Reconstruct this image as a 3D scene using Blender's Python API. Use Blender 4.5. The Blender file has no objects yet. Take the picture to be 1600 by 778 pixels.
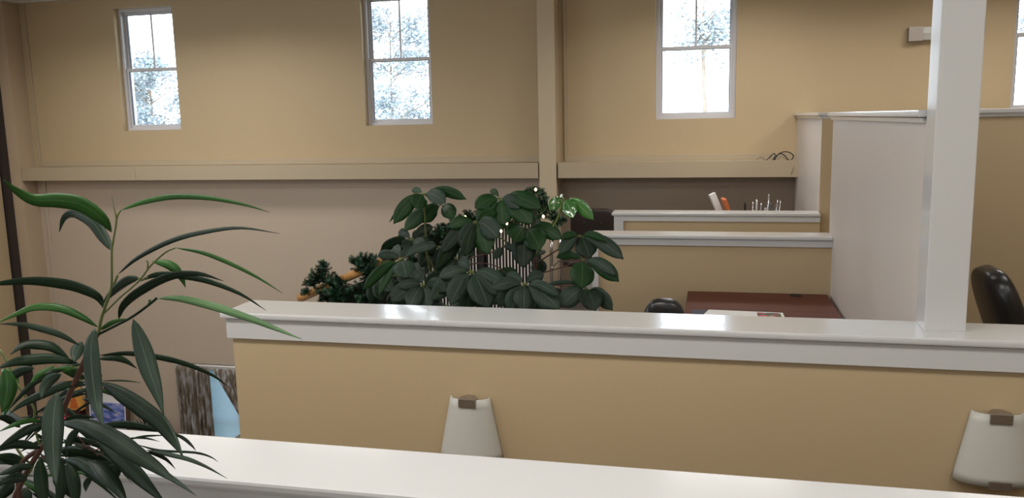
import bpy, bmesh, math, random
from mathutils import Vector, Matrix

S = bpy.context.scene
COL = S.collection
PI = math.pi

# ------------------------------------------------------------------ camera
CAM = Vector((0, 0, 1.95))
FOC = 1300.0
XW = Vector((0.97281748, -0.0147692, -0.23110176))    # world axes seen from the camera (right, up, forward)
YW = Vector((0.23057247, 0.154454, 0.96071864))
ZW = Vector((-0.02150554, 0.98788959, -0.15366092))
cd = bpy.data.cameras.new('camera')
cd.sensor_width = 36
cd.lens = 36 * FOC / 1600
cd.clip_start = 0.05
cd.clip_end = 200
cam = bpy.data.objects.new('camera', cd)
COL.objects.link(cam)
cam.matrix_world = Matrix(((XW[0], XW[1], -XW[2], CAM[0]), (YW[0], YW[1], -YW[2], CAM[1]),
                           (ZW[0], ZW[1], -ZW[2], CAM[2]), (0, 0, 0, 1)))
S.camera = cam


def ray(px, py):
    c = Vector((px - 800, 389 - py, FOC))
    return Vector((XW.dot(c), YW.dot(c), ZW.dot(c)))


def at(px, py, Y):
    d = ray(px, py)
    return CAM + d * (Y / d.y)


VIEW_RIGHT = Vector((XW[0], YW[0], ZW[0]))
VIEW_UP = Vector((XW[1], YW[1], ZW[1]))

# ------------------------------------------------------------------ light and exposure
S.view_settings.view_transform = 'Standard'
S.view_settings.look = 'None'
S.view_settings.gamma = 1
S.view_settings.use_curve_mapping = False
S.view_settings.exposure = 0.0
w = bpy.data.worlds.new('world')
S.world = w
w.use_nodes = True
nt = w.node_tree
bg = nt.nodes['Background']
bg.inputs[0].default_value = (0.80, 0.90, 1.0, 1)
bg.inputs[1].default_value = 5.0


def sun(energy, rot):
    l = bpy.data.lights.new('sun', 'SUN')
    l.energy = energy
    l.angle = 0.02
    l.color = (1, 0.96, 0.9)
    o = bpy.data.objects.new('sun', l)
    COL.objects.link(o)
    o.rotation_euler = rot


sun(2.6, (math.radians(42), 0, math.radians(-35)))


def area(x, y, z, sx, sy, e, col=(1, 0.93, 0.82), spread=180):
    l = bpy.data.lights.new('ceiling_panel_light', 'AREA')
    l.shape = 'RECTANGLE'
    l.size = sx
    l.size_y = sy
    l.energy = e
    l.color = col
    l.spread = math.radians(spread)
    o = bpy.data.objects.new('ceiling_panel_light', l)
    COL.objects.link(o)
    o.location = (x, y, z)


WARM = (1.0, 0.955, 0.90)
for lx, ly, e in ((-7.2, 7.7, 17), (-5.4, 7.7, 30), (0.2, 7.8, 34), (2.7, 7.7, 38), (-3.6, 7.4, 6),
                  (-6.4, 4.8, 30), (-3.2, 4.8, 24), (2.6, 4.5, 18), (0.2, 5.0, 8),
                  (-6.0, 1.5, 40), (-3.4, 1.5, 44), (-1.0, 1.5, 44), (1.4, 1.2, 26), (3.4, 1.2, 22),
                  (-5.0, -1.4, 18), (-1.0, -1.4, 16), (2.6, -1.4, 16)):
    area(lx, ly, 3.50, 1.2, 0.6, e, WARM, 150 if ly > 7 else 180)
# added cool lamps at the left wall, unseen, brightening faces turned left
for ly in (0.5, 4.2):
    l = bpy.data.lights.new('unseen_daylight', 'AREA')
    l.shape = 'RECTANGLE'
    l.size = 1.8
    l.size_y = 1.8
    l.energy = 75
    l.color = (0.74, 0.86, 1.0)
    o = bpy.data.objects.new('unseen_daylight', l)
    COL.objects.link(o)
    o.location = (-8.9, ly, 2.1)
    o.rotation_euler = (0, math.radians(-90), 0)
# daylight from the row of windows in the wall behind the camera
for lx in (-5.0, 0.5):
    l = bpy.data.lights.new('unseen_daylight', 'AREA')
    l.shape = 'RECTANGLE'
    l.size = 2.4
    l.size_y = 1.5
    l.energy = 24
    l.color = (0.80, 0.90, 1.0)
    o = bpy.data.objects.new('unseen_daylight', l)
    COL.objects.link(o)
    o.location = (lx, -2.9, 2.2)
    o.rotation_euler = (math.radians(90), 0, 0)


# ------------------------------------------------------------------ materials
def mat(name, col, rough=0.5, metal=0.0, spec=0.5, noise=None, bump=None, coat=0.0, trans=0.0):
    m = bpy.data.materials.new(name)
    m.use_nodes = True
    n = m.node_tree.nodes
    L = m.node_tree.links
    b = n['Principled BSDF']
    b.inputs['Base Color'].default_value = (*col, 1)
    b.inputs['Roughness'].default_value = rough
    b.inputs['Metallic'].default_value = metal
    b.inputs['Specular IOR Level'].default_value = spec
    b.inputs['Coat Weight'].default_value = coat
    b.inputs['Transmission Weight'].default_value = trans
    tc = n.new('ShaderNodeTexCoord')
    if noise:
        scale, amount = noise[:2]
        stretch = noise[2] if len(noise) > 2 else (1, 1, 1)
        mp = n.new('ShaderNodeMapping')
        mp.inputs['Scale'].default_value = stretch
        t = n.new('ShaderNodeTexNoise')
        t.inputs['Scale'].default_value = scale
        t.inputs['Detail'].default_value = 4
        r = n.new('ShaderNodeValToRGB')
        r.color_ramp.elements[0].position = 0.3
        r.color_ramp.elements[1].position = 0.7
        r.color_ramp.elements[0].color = (*[c * (1 - amount) for c in col], 1)
        r.color_ramp.elements[1].color = (*[min(1, c * (1 + amount)) for c in col], 1)
        L.new(tc.outputs['Object'], mp.inputs[0])
        L.new(mp.outputs[0], t.inputs['Vector'])
        L.new(t.outputs[0], r.inputs[0])
        L.new(r.outputs[0], b.inputs['Base Color'])
    if bump:
        t = n.new('ShaderNodeTexNoise')
        t.inputs['Scale'].default_value = bump[0]
        bp = n.new('ShaderNodeBump')
        bp.inputs['Strength'].default_value = bump[1]
        bp.inputs['Distance'].default_value = 0.002
        L.new(tc.outputs['Object'], t.inputs['Vector'])
        L.new(t.outputs[0], bp.inputs['Height'])
        L.new(bp.outputs[0], b.inputs['Normal'])
    return m


M = {}
M['wall'] = mat('tan_wall_paint', (0.50, 0.385, 0.235), 0.55, spec=0.3, noise=(1.2, 0.02), bump=(160, 0.12))
M['wall_low'] = mat('taupe_wall_paint', (0.53, 0.43, 0.335), 0.6, spec=0.3, noise=(1.2, 0.02), bump=(160, 0.12))
M['niche'] = mat('brown_bay_wall', (0.30, 0.235, 0.175), 0.6, spec=0.3, bump=(160, 0.12))  # wall below the right ledge, darker brown than the other bays
M['beam'] = mat('cream_beam_paint', (0.55, 0.45, 0.31), 0.45, spec=0.4, bump=(120, 0.1))
M['ledge'] = mat('beam_paint', (0.45, 0.365, 0.25), 0.45, spec=0.4, bump=(120, 0.1))
M['white'] = mat('white_trim_paint', (0.585, 0.588, 0.585), 0.16, spec=0.5, bump=(40, 0.05), coat=0.2)
M['panel'] = mat('off_white_partition', (0.60, 0.545, 0.50), 0.42, spec=0.4, bump=(120, 0.15))  # partition faces, paler and greyer than the tan walls
M['ceiling'] = mat('ceiling_tile', (0.75, 0.74, 0.72), 0.8, bump=(90, 0.5))
M['carpet'] = mat('grey_carpet', (0.17, 0.15, 0.135), 0.95, spec=0.1, noise=(220, 0.3), bump=(300, 0.6))
M['dark_slot'] = mat('slot_shadow_brown', (0.035, 0.025, 0.022), 0.6)  # shade of the slot by the left column, held in the colour
M['frame'] = mat('window_frame_vinyl', (0.62, 0.61, 0.63), 0.35)
M['gasket'] = mat('dark_window_gasket', (0.03, 0.05, 0.09), 0.4)
M['nickel'] = mat('brushed_nickel', (0.40, 0.36, 0.33), 0.35, metal=0.9, noise=(30, 0.12, (1, 1, 20)))
M['steel'] = mat('chrome', (0.8, 0.8, 0.82), 0.12, metal=1)
M['shade'] = mat('frosted_glass', (0.52, 0.515, 0.475), 0.38, spec=0.4)
M['leather'] = mat('black_leather', (0.012, 0.012, 0.014), 0.28, spec=0.6, bump=(90, 0.25))
M['black'] = mat('black_metal', (0.012, 0.011, 0.011), 0.45)
M['white_bar'] = mat('white_baluster_paint', (0.75, 0.72, 0.68), 0.4)
M['cable'] = mat('black_cable', (0.01, 0.01, 0.01), 0.4)
M['cable_grey'] = mat('grey_cable', (0.12, 0.12, 0.12), 0.4)
M['brown_pad'] = mat('dark_brown_vinyl', (0.030, 0.020, 0.017), 0.42, bump=(90, 0.3))
M['oak'] = mat('golden_oak', (0.60, 0.31, 0.11), 0.28, spec=0.5, noise=(14, 0.25, (0.3, 6, 6)), coat=0.3)
M['oak_end'] = mat('cut_oak_end', (0.30, 0.12, 0.045), 0.5, noise=(60, 0.2))
M['desk'] = mat('cherry_laminate', (0.105, 0.024, 0.014), 0.45, spec=0.3, noise=(5, 0.28, (0.6, 5, 5)))
M['paper'] = mat('white_paper', (0.82, 0.82, 0.80), 0.6)
M['navy'] = mat('navy_card', (0.02, 0.03, 0.07), 0.5)
M['orange'] = mat('orange_card', (0.62, 0.16, 0.04), 0.55)
M['amber'] = mat('amber_card', (0.80, 0.40, 0.08), 0.55)
M['pink'] = mat('pink_card', (0.75, 0.05, 0.14), 0.5)
M['maroon'] = mat('dark_maroon', (0.05, 0.008, 0.012), 0.5)
M['walnut'] = mat('walnut_wood', (0.085, 0.045, 0.03), 0.35, noise=(12, 0.25, (0.4, 4, 4)))
M['pot'] = mat('glazed_pot', (0.20, 0.10, 0.06), 0.35, noise=(9, 0.15))
M['pot_grey'] = mat('stone_pot', (0.28, 0.27, 0.25), 0.5, noise=(20, 0.12))
M['soil'] = mat('potting_soil', (0.03, 0.02, 0.013), 0.95, noise=(60, 0.4), bump=(60, 1))
M['bark'] = mat('red_brown_bark', (0.085, 0.035, 0.022), 0.7, noise=(40, 0.3, (1, 1, 0.3)), bump=(80, 0.5))
M['green_stem'] = mat('green_stem', (0.11, 0.14, 0.035), 0.5, noise=(30, 0.2))
M['lime_stem'] = mat('young_green_stem', (0.20, 0.27, 0.07), 0.45)
M['needle'] = mat('pine_needles', (0.012, 0.05, 0.022), 0.5, noise=(50, 0.4))
M['needle_lt'] = mat('light_pine_needles', (0.03, 0.095, 0.045), 0.5, noise=(50, 0.3))
M['blind'] = mat('pale_blue_blind', (0.55, 0.70, 0.80), 0.5)
M['tree_leaf'] = mat('tree_leaves', (0.28, 0.33, 0.37), 0.5, noise=(3, 0.3))
M['tree_bark'] = mat('tree_bark', (0.30, 0.24, 0.2), 0.8, noise=(20, 0.3, (1, 1, 0.2)))
M['grass'] = mat('grass', (0.5, 0.55, 0.45), 0.9, noise=(8, 0.3))


def leaf_mat(name, base, tip, rough, spec=0.5, coat=0.0, vein=(0.12, 0.17, 0.07), veinw=0.06):
    """glossy leaf: pale midrib and fine side veins from the leaf's own UV map"""
    m = bpy.data.materials.new(name)
    m.use_nodes = True
    n = m.node_tree.nodes
    L = m.node_tree.links
    b = n['Principled BSDF']
    b.inputs['Roughness'].default_value = rough
    b.inputs['Specular IOR Level'].default_value = spec
    b.inputs['Coat Weight'].default_value = coat
    uv = n.new('ShaderNodeUVMap')
    sp = n.new('ShaderNodeSeparateXYZ')
    L.new(uv.outputs[0], sp.inputs[0])

    def math_(op, a, bb=None, c=None):
        q = n.new('ShaderNodeMath')
        q.operation = op
        for i, v in enumerate((a, bb, c)):
            if v is None:
                continue
            if isinstance(v, (int, float)):
                q.inputs[i].default_value = v
            else:
                L.new(v, q.inputs[i])
        return q.outputs[0]
    d = math_('ABSOLUTE', math_('SUBTRACT', sp.outputs[0], 0.5))
    mid = math_('LESS_THAN', d, veinw / 2)
    side = math_('SINE', math_('MULTIPLY', math_('SUBTRACT', sp.outputs[1], math_('MULTIPLY', d, 0.5)), 75.0))
    side = math_('MULTIPLY', math_('GREATER_THAN', side, 0.92), 0.22)
    fac = math_('MAXIMUM', math_('MULTIPLY', mid, 0.75), side)
    t = n.new('ShaderNodeTexNoise')
    t.inputs['Scale'].default_value = 9
    tc = n.new('ShaderNodeTexCoord')
    L.new(tc.outputs['Object'], t.inputs['Vector'])
    r = n.new('ShaderNodeValToRGB')
    r.color_ramp.elements[0].position = 0.35
    r.color_ramp.elements[1].position = 0.65
    r.color_ramp.elements[0].color = (*base, 1)
    r.color_ramp.elements[1].color = (*tip, 1)
    L.new(t.outputs[0], r.inputs[0])
    mx = n.new('ShaderNodeMix')
    mx.data_type = 'RGBA'
    L.new(fac, mx.inputs[0])
    L.new(r.outputs[0], mx.inputs[6])
    mx.inputs[7].default_value = (*vein, 1)
    L.new(mx.outputs[2], b.inputs['Base Color'])
    return m


M['fic_dark'] = leaf_mat('dark_ficus_leaf', (0.005, 0.015, 0.006), (0.009, 0.025, 0.010), 0.45, 0.2, vein=(0.03, 0.055, 0.025))
M['fic_mid'] = leaf_mat('green_ficus_leaf', (0.012, 0.055, 0.008), (0.024, 0.090, 0.013), 0.40, 0.25, vein=(0.06, 0.15, 0.04))
M['fic_light'] = leaf_mat('pale_ficus_leaf', (0.045, 0.105, 0.035), (0.065, 0.14, 0.050), 0.48, 0.25, vein=(0.14, 0.24, 0.1))
M['fic_grey'] = leaf_mat('grey_green_ficus_leaf', (0.018, 0.034, 0.022), (0.026, 0.046, 0.030), 0.5, 0.25, vein=(0.07, 0.11, 0.07))
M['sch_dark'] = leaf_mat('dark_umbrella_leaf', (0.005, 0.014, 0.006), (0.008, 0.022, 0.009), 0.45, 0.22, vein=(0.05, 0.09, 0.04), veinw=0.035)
M['sch_mid'] = leaf_mat('green_umbrella_leaf', (0.006, 0.032, 0.006), (0.010, 0.046, 0.009), 0.42, 0.22, vein=(0.05, 0.12, 0.03), veinw=0.035)
M['sch_grey'] = leaf_mat('grey_green_umbrella_leaf', (0.014, 0.030, 0.019), (0.020, 0.042, 0.026), 0.5, 0.25, vein=(0.11, 0.15, 0.09), veinw=0.03)
M['sch_lime'] = leaf_mat('young_umbrella_leaf', (0.03, 0.13, 0.02), (0.06, 0.2, 0.04), 0.14, coat=0.8, vein=(0.18, 0.32, 0.12))


def glass(name):
    m = bpy.data.materials.new(name)
    m.use_nodes = True
    n = m.node_tree.nodes
    L = m.node_tree.links
    n.remove(n['Principled BSDF'])
    tr = n.new('ShaderNodeBsdfTransparent')
    gl = n.new('ShaderNodeBsdfGlossy')
    gl.inputs['Roughness'].default_value = 0.02
    fr = n.new('ShaderNodeFresnel')
    fr.inputs[0].default_value = 1.3
    mx = n.new('ShaderNodeMixShader')
    L.new(fr.outputs[0], mx.inputs[0])
    L.new(tr.outputs[0], mx.inputs[1])
    L.new(gl.outputs[0], mx.inputs[2])
    L.new(mx.outputs[0], n['Material Output'].inputs[0])
    return m


M['glass'] = glass('window_glass')


def emit(name, col, st):
    m = bpy.data.materials.new(name)
    m.use_nodes = True
    b = m.node_tree.nodes['Principled BSDF']
    b.inputs['Base Color'].default_value = (*col, 1)
    b.inputs['Emission Color'].default_value = (*col, 1)
    b.inputs['Emission Strength'].default_value = st
    return m


M['bulb'] = emit('warm_bulb', (1.0, 0.62, 0.32), 9)


# ------------------------------------------------------------------ mesh helpers
class MB:
    def __init__(s):
        s.bm = bmesh.new()
        s.uv = s.bm.loops.layers.uv.new('UVMap')

    def box(s, x0, x1, y0, y1, z0, z1, bev=0.0, rot=None, mi=0):
        vs = [s.bm.verts.new((x, y, z)) for x in (x0, x1) for y in (y0, y1) for z in (z0, z1)]
        if rot:
            c, m3 = rot
            for v in vs:
                v.co = Vector(c) + m3 @ (v.co - Vector(c))
        F = [(0, 1, 3, 2), (4, 6, 7, 5), (0, 4, 5, 1), (2, 3, 7, 6), (0, 2, 6, 4), (1, 5, 7, 3)]
        fs = [s.bm.faces.new([vs[i] for i in f]) for f in F]
        for f in fs:
            f.material_index = mi
        if bev > 0:
            es = {e for f in fs for e in f.edges}
            r = bmesh.ops.bevel(s.bm, geom=list(es), offset=bev, segments=2, affect='EDGES', profile=0.6)
            for f in r['faces']:
                f.material_index = mi
        return s

    def prism(s, pts, y0, y1, axis='y', bev=0, mi=0):
        """extrude polygon pts (2D) along axis between y0 and y1"""
        def P(a, b, t):
            return {'y': (a, t, b), 'z': (a, b, t), 'x': (t, a, b)}[axis]
        A = [s.bm.verts.new(P(a, b, y0)) for a, b in pts]
        B = [s.bm.verts.new(P(a, b, y1)) for a, b in pts]
        fs = [s.bm.faces.new(A), s.bm.faces.new(B[::-1])]
        k = len(pts)
        for i in range(k):
            fs.append(s.bm.faces.new((A[i], B[i], B[(i + 1) % k], A[(i + 1) % k])))
        for f in fs:
            f.material_index = mi
        if bev > 0:
            es = {e for f in fs for e in f.edges}
            r = bmesh.ops.bevel(s.bm, geom=list(es), offset=bev, segments=2, affect='EDGES', profile=0.6)
            for f in r['faces']:
                f.material_index = mi
        return s

    def tube(s, pts, r, n=8, mi=0, mi_end=None):
        pts = [Vector(p) for p in pts]
        rs = r if isinstance(r, (list, tuple)) else [r] * len(pts)
        prev = None
        rings = []
        up = Vector((0, 0, 1))
        for i, p in enumerate(pts):
            t = (pts[min(i + 1, len(pts) - 1)] - pts[max(i - 1, 0)]).normalized()
            if prev is None:
                a = t.cross(up if abs(t.dot(up)) < 0.95 else Vector((1, 0, 0))).normalized()
            else:
                a = (prev - t * prev.dot(t)).normalized()
            prev = a
            b = t.cross(a)
            rings.append([s.bm.verts.new(p + (a * math.cos(q) + b * math.sin(q)) * rs[i])
                          for q in [2 * PI * k / n for k in range(n)]])
        for i in range(len(rings) - 1):
            for k in range(n):
                f = s.bm.faces.new((rings[i][k], rings[i][(k + 1) % n], rings[i + 1][(k + 1) % n], rings[i + 1][k]))
                f.material_index = mi
                f.smooth = True
        for rg in (rings[0][::-1], rings[-1]):
            f = s.bm.faces.new(rg)
            f.material_index = mi if mi_end is None else mi_end
        return s

    def lathe(s, prof, c, n=32, mi=0, a0=0, a1=2 * PI):
        cx, cy, cz = c
        rings = []
        for r, z in prof:
            rings.append([s.bm.verts.new((cx + r * math.cos(2 * PI * k / n), cy + r * math.sin(2 * PI * k / n), cz + z))
                          for k in range(n)])
        for i in range(len(rings) - 1):
            for k in range(n):
                f = s.bm.faces.new((rings[i][k], rings[i][(k + 1) % n], rings[i + 1][(k + 1) % n], rings[i + 1][k]))
                f.material_index = mi
                f.smooth = True
        for rg in (rings[0][::-1], rings[-1]):
            f = s.bm.faces.new(rg)
            f.material_index = mi
        return s

    def ribbon(s, pts, wid, side, fold=0.12, mi=0, shape='leaf', cup=0.0):
        """leaf blade along pts (3-D), widths from a leaf profile, `side` = list of width directions"""
        N = len(pts)
        rows = []
        for i, p in enumerate(pts):
            t = i / (N - 1)
            if shape == 'leaf':       # long willow-like blade
                w_ = (math.sin(PI * min(1, t ** 0.78)) ** 0.9) * (1 - 0.12 * t)
                w_ = max(w_, 0.03)
            elif shape == 'oval':     # obovate leaflet, pointed tip
                w_ = math.sin(PI * min(1, t ** 1.22)) ** 0.72
                if t > 0.85:
                    w_ *= 1 - 0.5 * (t - 0.85) / 0.15
                w_ = max(w_, 0.03)
            tg = (pts[min(i + 1, N - 1)] - pts[max(i - 1, 0)]).normalized()
            sd = side[i] if isinstance(side, list) else side
            sd = (sd - tg * sd.dot(tg)).normalized()
            nn = sd.cross(tg).normalized()
            hw = wid * w_ / 2
            wav = 0.06 * math.sin(t * 17 + p.x * 40) * hw
            row = []
            for u in (-1, -0.5, 0, 0.5, 1):
                off = sd * hw * u + nn * (abs(u) * fold * hw - cup * hw * u * u + (wav if abs(u) == 1 else 0))
                row.append((s.bm.verts.new(p + off), (u + 1) / 2, t))
            rows.append(row)
        for i in range(N - 1):
            for k in range(4):
                q = [rows[i][k], rows[i][k + 1], rows[i + 1][k + 1], rows[i + 1][k]]
                f = s.bm.faces.new([x[0] for x in q])
                f.material_index = mi
                f.smooth = True
                for lp, x in zip(f.loops, q):
                    lp[s.uv].uv = (x[1], x[2])
        return s

    def build(s, name, mats, parent=None, solid=0.0):
        me = bpy.data.meshes.new(name)
        if not solid:
            bmesh.ops.recalc_face_normals(s.bm, faces=s.bm.faces)
        s.bm.to_mesh(me)
        s.bm.free()
        for m_ in (mats if isinstance(mats, (list, tuple)) else [mats]):
            me.materials.append(m_)
        o = bpy.data.objects.new(name, me)
        COL.objects.link(o)
        if parent:
            o.parent = parent
            o.matrix_parent_inverse = Matrix.Translation(parent.location).inverted() if not parent.parent else \
                Matrix.Identity(4)
        if solid:
            md = o.modifiers.new('thickness', 'SOLIDIFY')
            md.thickness = solid
            md.offset = 0
        return o


def tag(o, label, cat, group=None, kind=None):
    o['label'] = label
    o['category'] = cat
    if group:
        o['group'] = group
    if kind:
        o['kind'] = kind
    return o


def thing(name, loc, label, cat, group=None):
    o = bpy.data.objects.new(name, None)
    COL.objects.link(o)
    o.location = loc
    o.empty_display_size = 0.1
    return tag(o, label, cat, group)


def struct(mb, name, m, parent=None):
    o = mb.build(name, m, parent)
    if not parent:
        o['kind'] = 'structure'
    return o


def catmull(P, n):
    """smooth curve through points, n samples per span"""
    P = [Vector(p) for p in P]
    if len(P) == 2:
        return [P[0].lerp(P[1], i / n) for i in range(n + 1)]
    Q = [P[0] * 2 - P[1]] + P + [P[-1] * 2 - P[-2]]
    out = []
    for i in range(1, len(Q) - 2):
        a, b, c, d = Q[i - 1], Q[i], Q[i + 1], Q[i + 2]
        for k in range(n):
            t = k / n
            out.append(0.5 * ((2 * b) + (c - a) * t + (2 * a - 5 * b + 4 * c - d) * t * t + (3 * b - a - 3 * c + d) * t ** 3))
    out.append(P[-1])
    return out


# ------------------------------------------------------------------ the room
YF = 9.30            # far wall
YC = 9.05            # face of its columns and beam
LOW = -2.90          # lower storey floor
CEIL = 3.56
WINS = [(-7.30, -6.47), (-3.985, -3.15), (-0.60, 0.245), (2.88, 3.72)]
WZ0, WZ1 = 1.915, 3.425

# far wall, upper part with the four window openings
mb = MB()
xs = [-9.4] + [v for a in WINS for v in a] + [4.8]
for i in range(0, len(xs), 2):
    mb.box(xs[i], xs[i + 1], YF, YF + 0.28, 1.38, CEIL)
for a, b in WINS:
    mb.box(a, b, YF, YF + 0.28, 1.38, WZ0)
    mb.box(a, b, YF, YF + 0.28, WZ1, CEIL)
struct(mb, 'wall_far_upper', M['wall'])
mb = MB()
mb.box(-9.4, -6.60, YF, YF + 0.28, LOW, 1.38)
mb.box(-6.60, -5.30, YF, YF + 0.28, -1.12, 1.38)
mb.box(-6.60, -5.30, YF, YF + 0.28, LOW, -2.75)
mb.box(-5.30, -1.75, YF, YF + 0.28, LOW, 1.38)
struct(mb, 'wall_far_lower', M['wall_low'])
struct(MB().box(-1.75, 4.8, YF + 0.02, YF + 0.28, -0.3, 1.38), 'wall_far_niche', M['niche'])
# columns
struct(MB().box(-1.845, -1.655, YC - 0.01, YF + 0.01, LOW, CEIL, 0.003), 'wall_column_centre', M['beam'])
struct(MB().box(-8.885, -8.70, YC - 0.01, YF + 0.01, LOW, CEIL, 0.003), 'wall_column_left', mat('column_paint', (0.50, 0.39, 0.275), 0.55, bump=(160, 0.12)))
# horizontal beams (ledges)
mb = MB()
mb.box(-8.695, -7.0, YC, YF + 0.01, 1.30, 1.468, 0.002)
mb.box(-6.998, -1.86, YC, YF + 0.01, 1.30, 1.468, 0.002)
struct(mb, 'trim_1', M['ledge'])
struct(MB().box(-1.638, 0.99, YC, YF + 0.03, 1.30, 1.472, 0.002), 'trim_2', M['ledge'])
# flat mouldings that outline the wall panels
mb = MB()
for x0, x1 in ((-8.62, -1.845), (-1.60, 1.0)):
    mb.box(x0, x1, YF - 0.022, YF + 0.01, 1.47, 1.535, 0.003)
    mb.box(x0, x0 + 0.028, YF - 0.026, YF + 0.01, 1.535, CEIL, 0.003)
struct(mb, 'trim_3', M['ledge'])
struct(MB().box(-8.60, -8.565, YF - 0.024, YF + 0.01, LOW, 1.30, 0.003), 'trim_4', M['wall_low'])
# left wall and the column slot, whose shadow is painted in dark brown
struct(MB().box(-9.3, -8.985, -3.2, 9.0, LOW, CEIL), 'wall_left', M['wall'])
struct(MB().box(-9.3, -8.86, 9.02, YF + 0.01, LOW, CEIL), 'slot_shadow_fill', M['dark_slot'])
struct(MB().box(4.55, 4.8, -3.2, YF + 0.1, LOW, CEIL), 'wall_right', M['wall'])
struct(MB().box(-9.3, 4.8, -3.3, -3.1, LOW, CEIL), 'wall_back', M['wall'])

# ceiling: tiles in a grid
mb = MB()
mb.box(-9.4, 4.8, -3.3, YF + 0.28, CEIL, CEIL + 0.1)
for i in range(24):
    x = -9.2 + i * 0.61
    mb.box(x - 0.011, x + 0.011, -3.2, YF, CEIL - 0.006, CEIL)
for j in range(11):
    y = -3.0 + j * 1.22
    mb.box(-9.3, 4.7, y - 0.011, y + 0.011, CEIL - 0.007, CEIL)
struct(mb, 'ceiling', M['ceiling'])

# floors
struct(MB().box(-9.4, 4.8, -3.3, YF + 0.28, LOW - 0.1, LOW), 'floor_lower', M['carpet'])
struct(MB().box(-2.05, 4.6, 3.2, YF + 0.02, -0.30, 0.0), 'floor_office', M['carpet'])
struct(MB().box(-9.0, 4.6, -3.2, 1.84, -0.30, 0.0), 'floor_near', M['carpet'])

# ------------------------------------------------------------------ low walls with white caps


def low_wall(wname, tname, x0, x1, y0, y1, z0, top=1.14, nose=0.026, fascia=0.085, over=0.018, bot=None,
             wall=None):
    """wall between x0..x1 / y0..y1, capped by a rounded white board with a fascia under it"""
    struct(MB().box(x0, x1, y0, y1, z0, top - nose), wname, wall or M['wall'])
    mb = MB()
    fx0 = x0 - 0.018
    mb.box(fx0, x1 + 0.0, y0 - 0.018, y1 + 0.018, top - nose - fascia, top - nose - 0.004, 0.002)
    mb.box(x0 - 0.010, x1, y0 - 0.008, y1 + 0.008, top - nose - 0.01, top - nose + 0.002)
    mb.box(fx0 - over, x1, y0 - 0.018 - over, y1 + 0.018 + over, top - nose, top, 0.008)
    struct(mb, tname, M['white'])


# A: low wall right in front of the camera, B: the one beyond the stair well
low_wall('wall_near_half', 'trim_6', -5.0, 4.55, 1.650, 1.825, LOW, fascia=0.10)
low_wall('wall_middle_half', 'trim_7', -2.055, 4.55, 3.205, 3.405, LOW, fascia=0.092)
# C2 and C1: office cubicle walls with white end boards
low_wall('wall_cubicle_front', 'trim_8', -0.79, 0.79, 5.80, 5.95, 0, nose=0.026, fascia=0.048)
low_wall('wall_cubicle_rear', 'trim_9', -0.79, 0.875, 7.16, 7.31, 0, nose=0.026, fascia=0.048)
mb = MB()
mb.box(-0.808, -0.765, 5.782, 5.968, 0, 1.066, 0.003)
mb.box(-0.808, -0.725, 7.142, 7.328, 0, 1.066, 0.003)
struct(mb, 'trim_10', M['white'])
# tall partitions to eye height
PT = 1.905
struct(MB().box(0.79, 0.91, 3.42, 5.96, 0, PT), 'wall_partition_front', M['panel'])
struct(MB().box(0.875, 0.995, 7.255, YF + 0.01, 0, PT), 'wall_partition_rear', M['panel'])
mb = MB()
mb.box(0.876, 4.56, 7.25, 7.37, 0, PT + 0.001)
struct(mb, 'wall_cubicle_back', M['wall'])
mb = MB()
mb.box(0.90, 4.56, 5.80, 5.94, 0, PT + 0.001)
struct(mb, 'wall_cubicle_side', M['wall'])
mb = MB()


def tallcap(mb, x0, x1, y0, y1):
    mb.box(x0 - 0.016, x1 + 0.016, y0 - 0.016, y1 + 0.016, PT - 0.002, PT + 0.019, 0.003)
    mb.box(x0 - 0.034, x1 + 0.034, y0 - 0.034, y1 + 0.034, PT + 0.021, PT + 0.048, 0.005)


tallcap(mb, 0.79, 0.91, 3.47, 5.95)
struct(mb, 'trim_11', M['white'])
mb = MB()
tallcap(mb, 0.875, 0.995, 7.26, YF - 0.04)
struct(mb, 'trim_12', M['white'])
mb = MB()
tallcap(mb, 1.04, 4.5, 7.25, 7.37)
tallcap(mb, 0.97, 4.5, 5.80, 5.94)
struct(mb, 'trim_13', M['white'])

# square white post standing on the middle wall's cap
mb = MB()
mb.box(0.783, 0.925, 3.292, 3.428, 1.139, CEIL - 0.004, 0.004)
tag(mb.build('post', M['white']), 'square white post rising from the middle half wall to the ceiling', 'post')

# ------------------------------------------------------------------ stair well steps between the two low walls
mb = MB()
for i in range(15):
    mb.box(3.9 - 0.28 * (i + 1), 3.9 - 0.28 * i, 1.86, 3.18, LOW, -0.18 * (i + 1), 0.004)
struct(mb, 'floor_stairs', M['carpet'])
# stair going up along the far wall to the office floor
mb = MB()
for i in range(6):
    mb.box(-2.05 - 0.33 * (i + 1), -2.05 - 0.33 * i, 7.0, 8.3, LOW, -0.16 * (i + 1), 0.004)
mb.box(-4.55, -4.03, 7.0, 8.3, LOW, -1.1, 0.004)
struct(mb, 'floor_landing', M['carpet'])


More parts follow.
